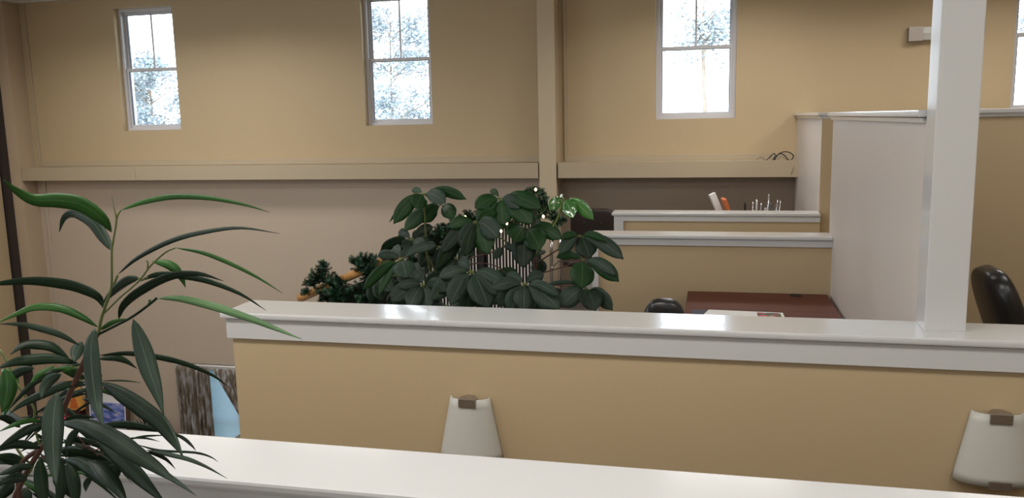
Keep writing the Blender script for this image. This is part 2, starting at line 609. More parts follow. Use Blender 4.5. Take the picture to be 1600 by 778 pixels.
# ------------------------------------------------------------------ windows
def window(n, a, b, z0, z1):
    t = bpy.data.objects.new('window_%d' % n, None)
    COL.objects.link(t)
    t.location = ((a + b) / 2, YF + 0.1, z0)
    t['kind'] = 'structure'
    yf = YF + 0.085
    rail = z0 + (z1 - z0) * 0.502
    mb = MB()
    fw = 0.035
    mb.box(a, a + fw, yf, yf + 0.14, z0, z1, 0.003)
    mb.box(b - fw, b, yf, yf + 0.14, z0, z1, 0.003)
    mb.box(a + fw, b - fw, yf, yf + 0.14, z1 - fw, z1, 0.003)
    mb.box(a + fw, b - fw, yf, yf + 0.14, z0, z0 + fw, 0.003)
    mb.build('window_frame', M['frame'], t)
    for nm, s0, s1, ys in (('lower_sash', z0 + fw, rail + 0.02, yf + 0.03), ('upper_sash', rail - 0.02, z1 - fw, yf + 0.065)):
        mb = MB()
        sw = 0.028
        x0, x1 = a + fw, b - fw
        mb.box(x0, x0 + sw, ys, ys + 0.032, s0, s1, 0.002)
        mb.box(x1 - sw, x1, ys, ys + 0.032, s0, s1, 0.002)
        mb.box(x0 + sw, x1 - sw, ys, ys + 0.032, s0, s0 + 0.036, 0.002)
        mb.box(x0 + sw, x1 - sw, ys, ys + 0.032, s1 - 0.036, s1, 0.002)
        if nm == 'upper_sash':
            xm = (x0 + x1) / 2
            mb.box(xm - 0.010, xm + 0.010, ys + 0.008, ys + 0.024, s0 + 0.036, s1 - 0.036, 0.002)
        sash = mb.build(nm, M['frame'], t)
        gk = MB()
        gk.box(x0 + sw, x0 + sw + 0.007, ys + 0.004, ys + 0.028, s0 + 0.036, s1 - 0.036)
        gk.box(x1 - sw - 0.007, x1 - sw, ys + 0.004, ys + 0.028, s0 + 0.036, s1 - 0.036)
        gk.box(x0 + sw, x1 - sw, ys + 0.004, ys + 0.028, s1 - 0.041, s1 - 0.036)
        gk.build('gasket', M['gasket'], sash)
        g = MB().box(x0 + sw, x1 - sw, ys + 0.013, ys + 0.019, s0 + 0.036, s1 - 0.036)
        g.build('pane', M['glass'], sash)


for i, (a, b) in enumerate(WINS):
    window(i + 1, a, b, WZ0, WZ1)
window(5, -6.55, -5.35, -2.7, -1.14)

# ------------------------------------------------------------------ lights on the walls


def sconce(cx, zt, label):
    """trapezoid of curved frosted glass held by a metal clip above and below"""
    yw = 3.205
    t = thing('wall_sconce', (cx, yw, zt - 0.26), label, 'wall lamp', 'curved glass wall lamps on the middle half wall')
    H, wt, wb, dp = 0.258, 0.086, 0.138, 0.070
    mb = MB()
    N, K = 20, 8
    for layer in (0, 0.005):
        pass
    grid = []
    for k in range(K + 1):
        tt = k / K
        z = zt - H * tt
        hw = wt + (wb - wt) * tt
        d = dp * (0.68 + 0.50 * tt)
        outer = [(cx - hw * math.cos(PI * i / N), yw - 0.004 - d * math.sin(PI * i / N) ** 0.9, z) for i in range(N + 1)]
        inner = [(cx - (hw - 0.006) * math.cos(PI * i / N), yw - 0.004 - (d - 0.006) * math.sin(PI * i / N) ** 0.9, z)
                 for i in range(N + 1)]
        grid.append([mb.bm.verts.new(p) for p in outer + inner[::-1]])
    L_ = len(grid[0])
    for k in range(K):
        for i in range(L_):
            j = (i + 1) % L_
            f = mb.bm.faces.new((grid[k][i], grid[k][j], grid[k + 1][j], grid[k + 1][i]))
            f.smooth = True
    for g in (grid[0], grid[-1]):
        for i in range(N):
            mb.bm.faces.new((g[i], g[i + 1], g[L_ - 2 - i], g[L_ - 1 - i]))
    mb.build('lamp_shade', M['shade'], t)
    for zz, d, nm, s_ in ((zt, dp * 0.68, 'top_clip', 1), (zt - H, dp * 1.18, 'bottom_clip', -1)):
        mb = MB()
        mb.box(cx - 0.037, cx + 0.037, yw - d - 0.014, yw - d - 0.006, zz - 0.030 if s_ > 0 else zz - 0.006,
               zz + 0.006 if s_ > 0 else zz + 0.026, 0.0015)
        mb.prism([(cx - 0.037, yw - d - 0.012), (cx + 0.037, yw - d - 0.012), (cx + 0.037, yw - d + 0.015),
                  (cx + 0.012, yw), (cx - 0.012, yw), (cx - 0.037, yw - d + 0.015)],
                 zz + (0.002 if s_ > 0 else -0.006), zz + (0.007 if s_ > 0 else -0.001), 'z', 0.001)
        mb.build(nm, M['nickel'], t)
    MB().box(cx - 0.05, cx + 0.05, yw - 0.018, yw, zt - 0.19, zt - 0.07, 0.003).build('back_plate', M['nickel'], t)


sconce(-0.962, 0.812, 'curved glass wall lamp at the middle of the half wall, bottom hidden by near cap')
sconce(1.018, 0.872, 'curved glass wall lamp at the right end below the white post, both clips visible')

# rectangular fixture high on the far wall
t = thing('wall_light', (2.2, YF, 2.62), 'flat metal and frosted wall light high on far wall beside the white post', 'wall lamp')
mb = MB()
mb.box(1.90, 1.905, YF - 0.09, YF, 2.635, 2.775, 0.001)
mb.box(1.90, 2.03, YF - 0.094, YF - 0.088, 2.635, 2.775, 0.0015)
mb.build('end_plate', M['nickel'], t)
mb = MB()
mb.box(2.37, 2.50, YF - 0.094, YF - 0.088, 2.635, 2.775, 0.0015)
mb.box(2.495, 2.50, YF - 0.09, YF, 2.635, 2.775, 0.001)
mb.build('end_plate', M['nickel'], t)
mb = MB()
mb.prism([(YF, 2.64), (YF - 0.082, 2.645), (YF - 0.094, 2.71), (YF - 0.082, 2.77), (YF, 2.77)], 2.03, 2.37, 'x', 0.001)
mb.build('diffuser', M['shade'], t)
# ------------------------------------------------------------------ desk, papers, chairs
t = thing('desk', (0.31, 5.3, 0), 'cherry red laminate desk in the cubicle behind the middle half wall', 'desk')
MB().box(-0.143, 0.768, 4.88, 5.78, 0.722, 0.75, 0.003).build('desk_top', M['desk'], t)
MB().box(-0.13, -0.10, 4.95, 5.74, 0.0, 0.722, 0.002).build('side_panel', M['desk'], t)
MB().box(0.725, 0.755, 4.95, 5.74, 0.0, 0.722, 0.002).build('side_panel', M['desk'], t)
MB().box(-0.10, 0.725, 5.68, 5.70, 0.25, 0.722, 0.002).build('modesty_panel', M['desk'], t)
mb = MB()
gx, gy = 0.563, 5.715
mb.lathe([(0.040, 0.0), (0.040, 0.004), (0.034, 0.006), (0.032, 0.002)], (gx, gy, 0.7495), 28)
mb.build('grommet', M['black'], t)

mb = MB()
mb.box(-0.10, 0.22, 4.96, 5.195, 0.7505, 0.7545, 0.001)
tag(mb.build('folder', M['navy']), 'dark navy folder lying on the cherry desk under the papers', 'folder')
t = thing('magazine', (0.2, 5.08, 0.755), 'white printed sheet with a colourful picture lying on the cherry desk', 'paper')
mb = MB()
mb.prism([(-0.06, 4.93), (0.442, 4.94), (0.437, 5.17), (0.0, 5.195)], 0.755, 0.7565, 'z')
mb.build('sheet', M['paper'], t)
pic = mat('colour_print', (0.25, 0.3, 0.2), 0.4)
n = pic.node_tree.nodes
L = pic.node_tree.links
v = n.new('ShaderNodeTexVoronoi')
v.inputs['Scale'].default_value = 38
tc = n.new('ShaderNodeTexCoord')
r = n.new('ShaderNodeValToRGB')
r.color_ramp.interpolation = 'CONSTANT'
for p_, c_ in ((0.0, (0.05, 0.07, 0.05)), (0.45, (0.7, 0.6, 0.05)), (0.6, (0.1, 0.16, 0.07)), (0.75, (0.7, 0.06, 0.14)), (0.9, (0.3, 0.3, 0.3))):
    e = r.color_ramp.elements.new(p_) if p_ else r.color_ramp.elements[0]
    e.color = (*c_, 1)
sp = n.new('ShaderNodeSeparateColor')
L.new(tc.outputs['Object'], v.inputs['Vector'])
L.new(v.outputs['Color'], sp.inputs[0])
L.new(sp.outputs[0], r.inputs[0])
L.new(r.outputs[0], n['Principled BSDF'].inputs['Base Color'])
MB().prism([(0.285, 4.955), (0.425, 4.955), (0.422, 5.155), (0.285, 5.157)], 0.7565, 0.7568, 'z').build('picture', pic, t)


def blob(mb, c, rx, ry, rz, p=2.6, n=24, m=14, mi=0, rot=None):
    """superellipsoid cushion"""
    def sp_(v, e):
        return math.copysign(abs(v) ** e, v)
    e = 2 / p
    rings = []
    for j in range(1, m):
        a = -PI / 2 + PI * j / m
        rings.append([Vector((rx * sp_(math.cos(a), e) * sp_(math.cos(2 * PI * k / n), e),
                              ry * sp_(math.cos(a), e) * sp_(math.sin(2 * PI * k / n), e), rz * sp_(math.sin(a), e)))
                      for k in range(n)])
    R = rot or Matrix.Identity(3)
    C0 = Vector(c)
    vs = [[mb.bm.verts.new(C0 + R @ v) for v in g] for g in rings]
    lo = mb.bm.verts.new(C0 + R @ Vector((0, 0, -rz)))
    hi = mb.bm.verts.new(C0 + R @ Vector((0, 0, rz)))
    for j in range(len(vs) - 1):
        for k in range(n):
            f = mb.bm.faces.new((vs[j][k], vs[j][(k + 1) % n], vs[j + 1][(k + 1) % n], vs[j + 1][k]))
            f.smooth = True
            f.material_index = mi
    for k in range(n):
        for f in (mb.bm.faces.new((lo, vs[0][(k + 1) % n], vs[0][k])), mb.bm.faces.new((hi, vs[-1][k], vs[-1][(k + 1) % n]))):
            f.smooth = True
            f.material_index = mi


def office_chair(loc, rz, top, label, tilt=10, bw=0.24, bt=0.06, pad=True):
    """swivel chair facing local +Y"""
    t = bpy.data.objects.new('office_chair', None)
    COL.objects.link(t)
    tag(t, label, 'chair')
    seat = 0.47
    R = Matrix.Rotation(math.radians(tilt), 3, 'X')
    hz = (top - seat) / 2
    mb = MB()
    yb = -0.235 - math.sin(math.radians(tilt)) * hz
    blob(mb, (0, yb, seat + hz + 0.0), bw, bt, hz, p=3.0 if pad else 3.8, rot=R, m=20)
    if pad:
        blob(mb, (0, yb + 0.035 - 0.10 * math.sin(math.radians(tilt)), top - 0.16), bw * 0.86, bt * 0.95, 0.12, p=2.8, rot=R)
    obs = [mb.build('backrest', M['leather'], None)]
    mb = MB()
    blob(mb, (0, 0.02, seat - 0.03), 0.25, 0.25, 0.06, p=3.2)
    obs.append(mb.build('seat', M['leather'], None))
    for s_ in (-1, 1):
        mb = MB()
        mb.tube(catmull([(s_ * 0.2, -0.05, seat - 0.06), (s_ * 0.30, -0.02, seat - 0.02), (s_ * 0.31, -0.02, seat + 0.16),
                         (s_ * 0.31, 0.1, seat + 0.19), (s_ * 0.31, -0.18, seat + 0.2)], 5), 0.016)
        obs.append(mb.build('armrest', M['black'], None))
    mb = MB()
    mb.tube([(0, 0, 0.1), (0, 0, seat - 0.08)], 0.026, 12)
    obs.append(mb.build('gas_column', M['black'], None))
    mb = MB()
    for k in range(5):
        a = 2 * PI * k / 5 + 0.3
        mb.tube([(0, 0, 0.12), (0.3 * math.cos(a), 0.3 * math.sin(a), 0.075)], [0.03, 0.016], 8)
    star = mb.build('star_base', M['black'], None)
    obs.append(star)
    for k in range(5):
        a = 2 * PI * k / 5 + 0.3
        x, y = 0.3 * math.cos(a), 0.3 * math.sin(a)
        mb = MB()
        mb.tube([(x - 0.02 * math.sin(a), y + 0.02 * math.cos(a), 0.03), (x + 0.02 * math.sin(a), y - 0.02 * math.cos(a), 0.03)],
                0.03, 14)
        mb.build('caster', M['black'], None).parent = star
    for o in obs:
        o.parent = t
    t.location = loc
    t.rotation_euler = (0, 0, rz)
    return t


office_chair((-0.24, 4.86, 0), 0.0, 0.955, 'black leather desk chair, only its rounded top showing before the cherry desk', tilt=6, bw=0.125, bt=0.055)
office_chair((1.885, 4.78, 0), math.radians(-88), 1.145, 'tall black leather chair at the right edge behind the white post', tilt=20, bw=0.20, bt=0.076, pad=False)

# brown padded chair against the far wall
t = thing('side_chair', (-1.23, 8.55, 0), 'dark brown padded chair with chrome frame against the far wall', 'chair')
mb = MB()
R = Matrix.Rotation(math.radians(8), 3, 'X')
blob(mb, (-1.215, 8.78, 0.80), 0.245, 0.035, 0.20, p=5, rot=R)
back = mb.build('backrest', M['brown_pad'], t)
for bx_ in (-1.30, -1.13):
    mb = MB()
    blob(mb, (bx_, 8.735, 0.845), 0.012, 0.006, 0.012, p=2, n=10, m=6)
    mb.build('button', M['brown_pad'], back)
mb = MB()
blob(mb, (-1.24, 8.48, 0.49), 0.25, 0.25, 0.05, p=4)
mb.build('seat', M['brown_pad'], t)
for s_ in (-1, 1):
    x = -1.27 + s_ * 0.305
    mb = MB()
    mb.tube(catmull([(x, 8.22, 0.0), (x, 8.22, 0.35), (x, 8.24, 0.69), (x, 8.32, 0.715)], 4), 0.011)
    mb.build('leg', M['steel'], t)
    mb = MB()
    mb.tube(catmull([(x, 8.30, 0.0), (x, 8.30, 0.4), (x, 8.30, 0.70)], 4), 0.010)
    mb.build('leg', M['steel'], t)
    mb = MB()
    mb.tube([(x, 8.22, 0.715), (x, 8.74, 0.70)], 0.011)
    mb.tube([(x, 8.78, 0.70), (x, 8.80, 0.0)], 0.011)
    mb.build('back_frame', M['steel'], t)
    MB().tube([(x, 8.26, 0.73), (x, 8.62, 0.725)], 0.017).build('armrest', M['black'], t)
    MB().tube([(x, 8.24, 0.44), (x, 8.79, 0.44)], 0.009).build('seat_rail', M['steel'], t)
t2 = MB().box(-1.47, -1.08, YF - 0.012, YF + 0.018, 0.0, 0.11, 0.002)
struct(t2, 'baseboard_far', M['white'])

# ------------------------------------------------------------------ desk with papers behind the rear cubicle wall
t = thing('desk', (0.3, 8.4, 0), 'desk hidden low behind the rear cubicle wall under the brown niche', 'desk')
MB().box(-0.45, 0.86, 8.0, 8.85, 0.722, 0.75, 0.003).build('desk_top', M['desk'], t)
MB().box(-0.44, -0.41, 8.05, 8.8, 0, 0.722, 0.002).build('side_panel', M['desk'], t)
MB().box(0.82, 0.85, 8.05, 8.8, 0, 0.722, 0.002).build('side_panel', M['desk'], t)


def leaning(name, x, y, wdt, thick, h, lean, m, label, cat, turn=0.0, z0=0.75, group=None):
    """upright sheet or folder: base at z0, leaning sideways by `lean` radians"""
    mb = MB()
    mb.box(-thick / 2, thick / 2, -wdt / 2, wdt / 2, 0, h, min(thick, 0.004) / 4)
    R = Matrix.Rotation(turn, 4, 'Z') @ Matrix.Rotation(lean, 4, 'Y')
    mb.bm.transform(R)
    lowest = min(v.co.z for v in mb.bm.verts)
    mb.bm.transform(Matrix.Translation((x, y, z0 - lowest)))
    return tag(mb.build(name, m), label, cat, group)


leaning('paper_roll', 0.195, 8.42, 0.05, 0.060, 0.47, -0.42, M['paper'], 'white rolled paper leaning left beside the orange folder', 'paper', turn=0.3)
leaning('folder', 0.262, 8.30, 0.20, 0.028, 0.42, -0.34, M['orange'], 'orange folder leaning left on the desk behind the rear cubicle wall', 'folder', turn=0.15)
leaning('folder', 0.335, 8.30, 0.18, 0.014, 0.36, -0.03, M['black'], 'thin black folder standing just right of the orange one', 'folder')

t = thing('file_sorter', (0.50, 8.3, 0.75), 'wire file sorter on the desk behind the rear cubicle wall', 'file holder')
mb = MB()
mb.box(0.37, 0.66, 8.2, 8.42, 0.75, 0.765, 0.002)
mb.build('tray', M['black'], t)
for i, (x, h, ln) in enumerate(((0.395, 0.36, 0.0), (0.455, 0.35, 0.05), (0.500, 0.37, 0.10), (0.535, 0.43, 0.01), (0.575, 0.38, 0.12), (0.61, 0.37, 0.10))):
    mb = MB()
    mb.tube(catmull([(x, 8.21, 0.762), (x + ln * h * 0.9, 8.22, 0.75 + h * 0.94), (x + ln * h, 8.3, 0.75 + h),
                     (x + ln * h * 0.9, 8.40, 0.75 + h * 0.94), (x, 8.41, 0.762)], 5), 0.0042, 6)
    mb.build('wire_divider', M['steel'], t)
leaning('envelope', 0.425, 8.28, 0.15, 0.010, 0.37, 0.02, M['paper'], 'white envelope upright between the wires of the file sorter', 'envelope', z0=0.766)
leaning('document', 0.515, 8.30, 0.17, 0.012, 0.34, 0.14, M['cable_grey'], 'grey document leaning right among the file sorter wires', 'document', z0=0.766)
leaning('document', 0.45, 8.34, 0.12, 0.016, 0.29, 0.25, M['frame'], 'pale grey document low at the left of the file sorter', 'document', z0=0.766)

# cables left on the beam
t = thing('cable_coil', (0.6, 9.15, 1.472), 'coil of black cable lying on the beam beside the tall partition', 'cable')
mb = MB()
pts = [at(x, y, 9.15) for x, y in ((1211, 250), (1213, 245), (1219, 239), (1228, 237), (1237, 240), (1239.5, 245), (1236, 250), (1231, 249),
                                   (1226, 243), (1220, 240), (1214, 243), (1209, 250))]
mb.tube(catmull(pts, 5), 0.006, 6)
pts = [at(x, y, 9.12) for x, y in ((1207, 250), (1211, 244), (1211, 241), (1208, 240), (1204, 245), (1198, 250))]
mb.tube(catmull(pts, 5), 0.005, 6)
mb.build('black_cable', M['cable'], t)
mb = MB()
for P_ in (((1182, 250), (1186, 246.5), (1191, 246), (1196, 250)), ((1199, 250), (1204, 243), (1209, 241), (1212, 247), (1206, 250)),
           ((1214, 250), (1221, 244), (1228, 249)), ((1236, 251), (1244, 250), (1243, 254), (1237, 268), (1235, 276))):
    mb.tube(catmull([at(x, y, 9.06 if i == 3 else 9.1) - Vector((0, 0.025 if P_[-1][1] > 260 else 0, 0)) for i, (x, y) in enumerate(P_)], 5), 0.0028, 5)
mb.build('thin_cable', M['cable_grey'], t)

# ------------------------------------------------------------------ railing at the head of the far stair
YR = 8.02
t = thing('stair_railing', (-2.0, YR, 0), 'black stair railing with narrow white bars beside the centre column', 'railing')
# slope of the hand rail


def rail_z(x):
    return 0.10 + (x + 4.28) * 0.432


XE = -1.64
mb = MB()
mb.prism([(-4.0, rail_z(-4.0) - 0.95), (XE, rail_z(XE) - 1.15), (XE, rail_z(XE) - 0.20), (-4.0, rail_z(-4.0) - 0.13)], YR + 0.02, YR + 0.035, 'y')
mb.build('back_panel', M['black'], t)
for x0, x1 in ((-1.715, XE), (-2.275, -2.215), (-3.05, -2.99), (-3.9, -3.84)):
    mb = MB()
    mb.box(x0, x1, YR - 0.03, YR + 0.03, max(rail_z(x0) - 1.2, -0.9), rail_z(x0) - (0.05 if x0 > -2 else 0.08), 0.003)
    mb.build('newel_post', M['black'], t)
mb = MB()
mb.prism([(-4.0, rail_z(-4.0) - 0.15), (XE, rail_z(XE) - 0.215), (XE, rail_z(XE) - 0.17), (-4.0, rail_z(-4.0) - 0.10)], YR - 0.02, YR + 0.02, 'y')
mb.build('top_rail', M['black'], t)
x = -2.98
k = 0
while x < -1.73:
    in_gap = (-2.285 < x < -2.205)
    if not in_gap:
        wd = 0.0105 if k % 2 else 0.0125
        MB().box(x, x + wd, YR - 0.012, YR + 0.001, rail_z(x) - 1.0, rail_z(x) - 0.205, 0.001).build('baluster', M['white_bar'], t)
    x += 0.0335
    k += 1

# wooden handrail
t = thing('handrail', (-3.0, YR - 0.12, rail_z(-3.0)), 'round golden oak handrail wound with pine garland, cut end at left', 'handrail')
mb = MB()
mb.tube([(-4.24, YR - 0.12, rail_z(-4.24)), (-2.9, YR - 0.12, rail_z(-2.9)), (-1.68, YR - 0.12, rail_z(-1.68))], 0.046, 20, 0, 1)
mb.build('rail', [M['oak'], M['oak_end']], t)
for x in (-3.7, -2.6, -1.95):
    mb = MB()
    z = rail_z(x)
    mb.tube(catmull([(x, YR - 0.12, z - 0.03), (x, YR - 0.11, z - 0.09), (x, YR, z - 0.14)], 4), 0.008)
    mb.build('bracket', M['steel'], t)


# ------------------------------------------------------------------ pine garland with lights
random.seed(7)


def needles(mb, p, d, ln, cnt, mi):
    d = d.normalized()
    a = d.orthogonal().normalized()
    b = d.cross(a)
    for i in range(cnt):
        s = (i + random.random()) / cnt
        q = random.random() * 2 * PI
        base = p + d * ln * s
        out = (a * math.cos(q) + b * math.sin(q)) * 0.9 + d * 0.55
        L1 = 0.034 * (1.15 - 0.5 * s) * random.uniform(0.8, 1.2)
        tip = base + out.normalized() * L1
        sd = out.cross(d).normalized() * 0.0036
        f = mb.bm.faces.new([mb.bm.verts.new(v) for v in (base - sd, base + sd, tip + sd * 0.5, tip - sd * 0.5)])
        f.material_index = mi


def spray(mb, c, size, cnt, up=0.5, front=0.3):
    for i in range(cnt):
        d = Vector((random.gauss(0, 1), random.gauss(0, 0.6) - front, random.gauss(0, 0.8) + up)).normalized()
        ln = size * random.uniform(0.6, 1.1)
        mb.tube([c, c + d * ln], [0.003, 0.0015], 4, 2)
        needles(mb, c, d, ln, int(58 * ln / 0.1), 0 if random.random() < 0.6 else 1)


def garland(name, label, clusters, bulbs, group=None, wire=None):
    c0 = at(clusters[0][0], clusters[0][1], YR - 0.12)
    t = thing(name, c0, label, 'garland', group)
    mb = MB()
    for (px, py, sz, cnt, yy) in clusters:
        spray(mb, at(px, py, yy), sz, cnt)
    mb.build('foliage', [M['needle'], M['needle_lt'], M['bark']], t)
    if wire:
        mb = MB()
        mb.tube(catmull([at(px, py, yy) for px, py, yy in wire], 6), 0.006, 5)
        mb.build('wire', M['needle'], t)
    for px, py in bulbs:
        p = at(px, py, YR - 0.28)
        mb = MB()
        mb.lathe([(0.003, -0.016), (0.010, -0.008), (0.0125, 0.0), (0.008, 0.010), (0.002, 0.016)], p, 10)
        mb.build('light_bulb', M['bulb'], t)
        ld = bpy.data.lights.new('bulb_light', 'POINT')
        ld.energy = 0.25
        ld.color = (1, 0.65, 0.35)
        ld.shadow_soft_size = 0.02
        ob = bpy.data.objects.new('bulb_light', ld)
        COL.objects.link(ob)
        ob.location = p + Vector((0, -0.04, 0))


YG = YR - 0.17
cl = []
for px, py, sz in ((488, 446, .10), (497, 436, .13), (503, 424, .10), (506, 415, .07), (490, 438, .09), (512, 440, .13), (478, 456, .06),
                   (524, 448, .12), (520, 460, .13), (535, 456, .14), (548, 462, .12), (508, 458, .12), (505, 467, .10), (530, 438, .09),
                   (556, 412, .10), (562, 408, .09), (572, 410, .12), (566, 420, .12), (580, 420, .12), (585, 406, .07), (575, 432, .13),
                   (585, 440, .14), (570, 450, .14), (590, 455, .14), (560, 466, .12), (600, 440, .14), (605, 460, .14), (578, 465, .12),
                   (612, 425, .12), (540, 470, .1), (524, 470, .1)):
    cl.append((px, py, sz, 13, YG + random.uniform(-0.08, 0.02)))
garland('pine_garland', 'lower bushy length of pine garland around the cut end of the oak handrail', cl, ((613, 449),), 'pine garlands on the stair handrail',
        wire=[(482, 462, YG + 0.03), (520, 440, YG - 0.03), (560, 445, YG + 0.02), (600, 420, YG)])
cl = []
for px, py, sz in ((627, 378, .09), (630, 390, .12), (640, 400, .12), (655, 390, .12), (672, 385, .10), (690, 362, .08), (688, 372, .12),
                   (680, 380, .12), (700, 375, .12), (715, 350, .10), (722, 345, .09), (730, 338, .09), (712, 352, .07), (735, 345, .10),
                   (742, 350, .12), (725, 360, .12), (750, 340, .09), (760, 345, .12), (775, 340, .12), (790, 345, .10), (800, 335, .10),
                   (650, 410, .12), (668, 402, .12), (705, 390, .12), (610, 400, .12), (780, 352, .08), (810, 325, .1), (668, 374, .09), (678, 368, .09), (688, 362, .09), (650, 382, .09), (636, 386, .09), (700, 358, .08)):
    cl.append((px, py, sz, 12, YG + random.uniform(-0.06, 0.02)))
garland('pine_garland', 'middle length of pine garland with warm lights behind the umbrella plant', cl,
        ((727, 339), (796, 332), (801, 334), (792, 349), (783, 361)), 'pine garlands on the stair handrail',
        wire=[(620, 410, YG), (680, 380, YG), (740, 350, YG), (800, 330, YG)])
# the far end: curled up at the column and hanging over the top
cl = []
for px, py, sz in ((824, 305, .06), (830, 300, .06), (838, 299, .07), (846, 304, .06), (850, 312, .06), (846, 320, .06), (838, 316, .07),
                   (852, 322, .06), (858, 330, .06), (864, 334, .06), (850, 336, .06), (845, 330, .04), (870, 340, .05), (876, 345, .05), (872, 350, .05),
                   (866, 342, .05), (826, 312, .06), (880, 343, .03), (843, 340, .035)):
    cl.append((px, py, sz, 9, YG + random.uniform(-0.04, 0.02)))
garland('pine_garland', 'curled top end of the pine garland hanging at the centre column', cl, ((837, 296), (849, 338)),
        'pine garlands on the stair handrail',
        wire=[(820, 310, YG), (836, 298, YG), (850, 308, YG), (852, 325, YG), (866, 338, YG), (878, 346, YG)])

# ------------------------------------------------------------------ things on the lower floor seen past the near wall
t = thing('credenza', (-8.0, 8.95, LOW), 'dark wood credenza against the lower far wall below the painting', 'cabinet')
MB().prism([(-8.97, 8.55), (-6.8, 8.55), (-6.8, 9.27), (-8.69, 9.27), (-8.69, 9.0), (-8.97, 9.0)], -2.12, -2.085, 'z', 0.003).build('cabinet_top', M['walnut'], t)
MB().prism([(-8.95, 8.60), (-6.82, 8.60), (-6.82, 9.27), (-8.69, 9.27), (-8.69, 9.0), (-8.95, 9.0)], LOW + 0.06, -2.12, 'z', 0.003).build('cabinet_body', M['walnut'], t)
for i in range(3):
    MB().box(-8.93 + i * 0.70, -8.25 + i * 0.70, 8.582, 8.60, LOW + 0.1, -2.15, 0.002).build('door', M['walnut'], t)
ZT = -2.085
t = thing('framed_picture', (-7.80, 9.2, ZT), 'walnut framed blue and violet painting leaning on the wall', 'picture')
Rm = Matrix.Rotation(math.radians(-4), 3, 'X')
pc = (-7.82, 9.24, ZT)
fx0, fx1, fz1 = -8.19, -7.52, ZT + 0.585
for nm, b_ in (('frame', (fx0, fx0 + 0.045, ZT, fz1)), ('frame', (fx1 - 0.045, fx1, ZT, fz1)),
               ('frame', (fx0 + 0.045, fx1 - 0.045, fz1 - 0.045, fz1)), ('frame', (fx0 + 0.045, fx1 - 0.045, ZT, ZT + 0.045))):
    MB().box(b_[0], b_[1], 9.14, 9.17, b_[2], b_[3], 0.003, rot=((0, 9.155, ZT), Rm)).build(nm, M['walnut'], t)
MB().box(fx0 + 0.04, fx1 - 0.04, 9.155, 9.165, ZT + 0.04, fz1 - 0.04, rot=((0, 9.155, ZT), Rm)).build('mat_board', M['paper'], t)
art = mat('blue_painting', (0.1, 0.2, 0.6), 0.3)
n = art.node_tree.nodes
L = art.node_tree.links
tn = n.new('ShaderNodeTexNoise')
tn.inputs['Scale'].default_value = 14
tn.inputs['Detail'].default_value = 8
tc = n.new('ShaderNodeTexCoord')
mp = n.new('ShaderNodeMapping')
mp.inputs['Scale'].default_value = (0.6, 1, 1.8)
r = n.new('ShaderNodeValToRGB')
for p_, c_ in ((0.0, (0.03, 0.03, 0.12)), (0.42, (0.09, 0.13, 0.42)), (0.52, (0.22, 0.33, 0.75)), (0.60, (0.38, 0.30, 0.55)), (0.72, (0.7, 0.78, 0.92))):
    e = r.color_ramp.elements.new(p_) if p_ else r.color_ramp.elements[0]
    e.color = (*c_, 1)
L.new(tc.outputs['Object'], mp.inputs[0])
L.new(mp.outputs[0], tn.inputs['Vector'])
L.new(tn.outputs[0], r.inputs[0])
L.new(r.outputs[0], n['Principled BSDF'].inputs['Base Color'])
MB().box(fx0 + 0.075, fx1 - 0.075, 9.146, 9.155, ZT + 0.075, fz1 - 0.19, rot=((0, 9.155, ZT), Rm)).build('painting', art, [c for c in bpy.data.objects if c.name.startswith('mat_board')][0])

# pink and white gift box
t = thing('gift_box', (-8.42, 8.95, ZT), 'pink and white wrapped gift box on the lower credenza', 'box')
MB().box(-8.72, -8.34, 8.88, 9.08, ZT, ZT + 0.20, 0.004).build('box_body', M['paper'], t)
MB().box(-8.74, -8.62, 8.872, 9.085, ZT, ZT + 0.206, 0.003).build('ribbon', M['pink'], t)
MB().box(-8.46, -8.36, 8.872, 9.085, ZT, ZT + 0.204, 0.003).build('ribbon', M['pink'], t)
MB().box(-8.74, -8.33, 8.868, 9.09, ZT + 0.09, ZT + 0.13, 0.003).build('ribbon', M['pink'], t)
MB().box(-8.74, -8.33, 8.868, 9.09, ZT, ZT + 0.03, 0.003).build('ribbon', M['pink'], t)
# dark maroon box, amber bag on it
mb = MB()
mb.box(-8.47, -8.24, 9.10, 9.26, ZT, ZT + 0.27, 0.004)
tag(mb.build('storage_box', M['maroon']), 'dark maroon box behind the pink gift box on the credenza', 'box')
t = thing('gift_bag', (-8.36, 9.18, ZT + 0.27), 'amber and white paper bag standing on the maroon box', 'bag')
mb = MB()
mb.prism([(-8.50, ZT + 0.272), (-8.23, ZT + 0.272), (-8.31, ZT + 0.67), (-8.47, ZT + 0.67)], 9.13, 9.22, 'y', 0.003)
bag = mb.build('bag_body', M['amber'], t)
mb = MB()
mb.prism([(-8.49, ZT + 0.50), (-8.30, ZT + 0.55), (-8.29, ZT + 0.49), (-8.49, ZT + 0.43)], 9.122, 9.13, 'y')
mb.build('white_band', M['paper'], bag)
mb = MB()
mb.prism([(-8.40, ZT + 0.30), (-8.27, ZT + 0.30), (-8.31, ZT + 0.45), (-8.38, ZT + 0.42)], 9.12, 9.13, 'y')
mb.build('orange_patch', M['orange'], bag)
mb = MB()
for k in range(7):
    a = random.uniform(-0.05, 0.05)
    mb.box(-8.94, -8.76, 8.72, 8.94, ZT + k * 0.016, ZT + k * 0.016 + 0.013, 0.001, rot=((-8.85, 8.83, ZT), Matrix.Rotation(a, 3, 'Z')))
tag(mb.build('paper_stack', M['paper']), 'stack of white papers at the left end of the lower credenza', 'paper')
mb = MB()
mb.box(-8.30, -8.12, 9.265, 9.285, ZT, ZT + 0.62, 0.002)
tag(mb.build('poster_board', M['paper']), 'pale board standing against the wall behind the painting', 'board')


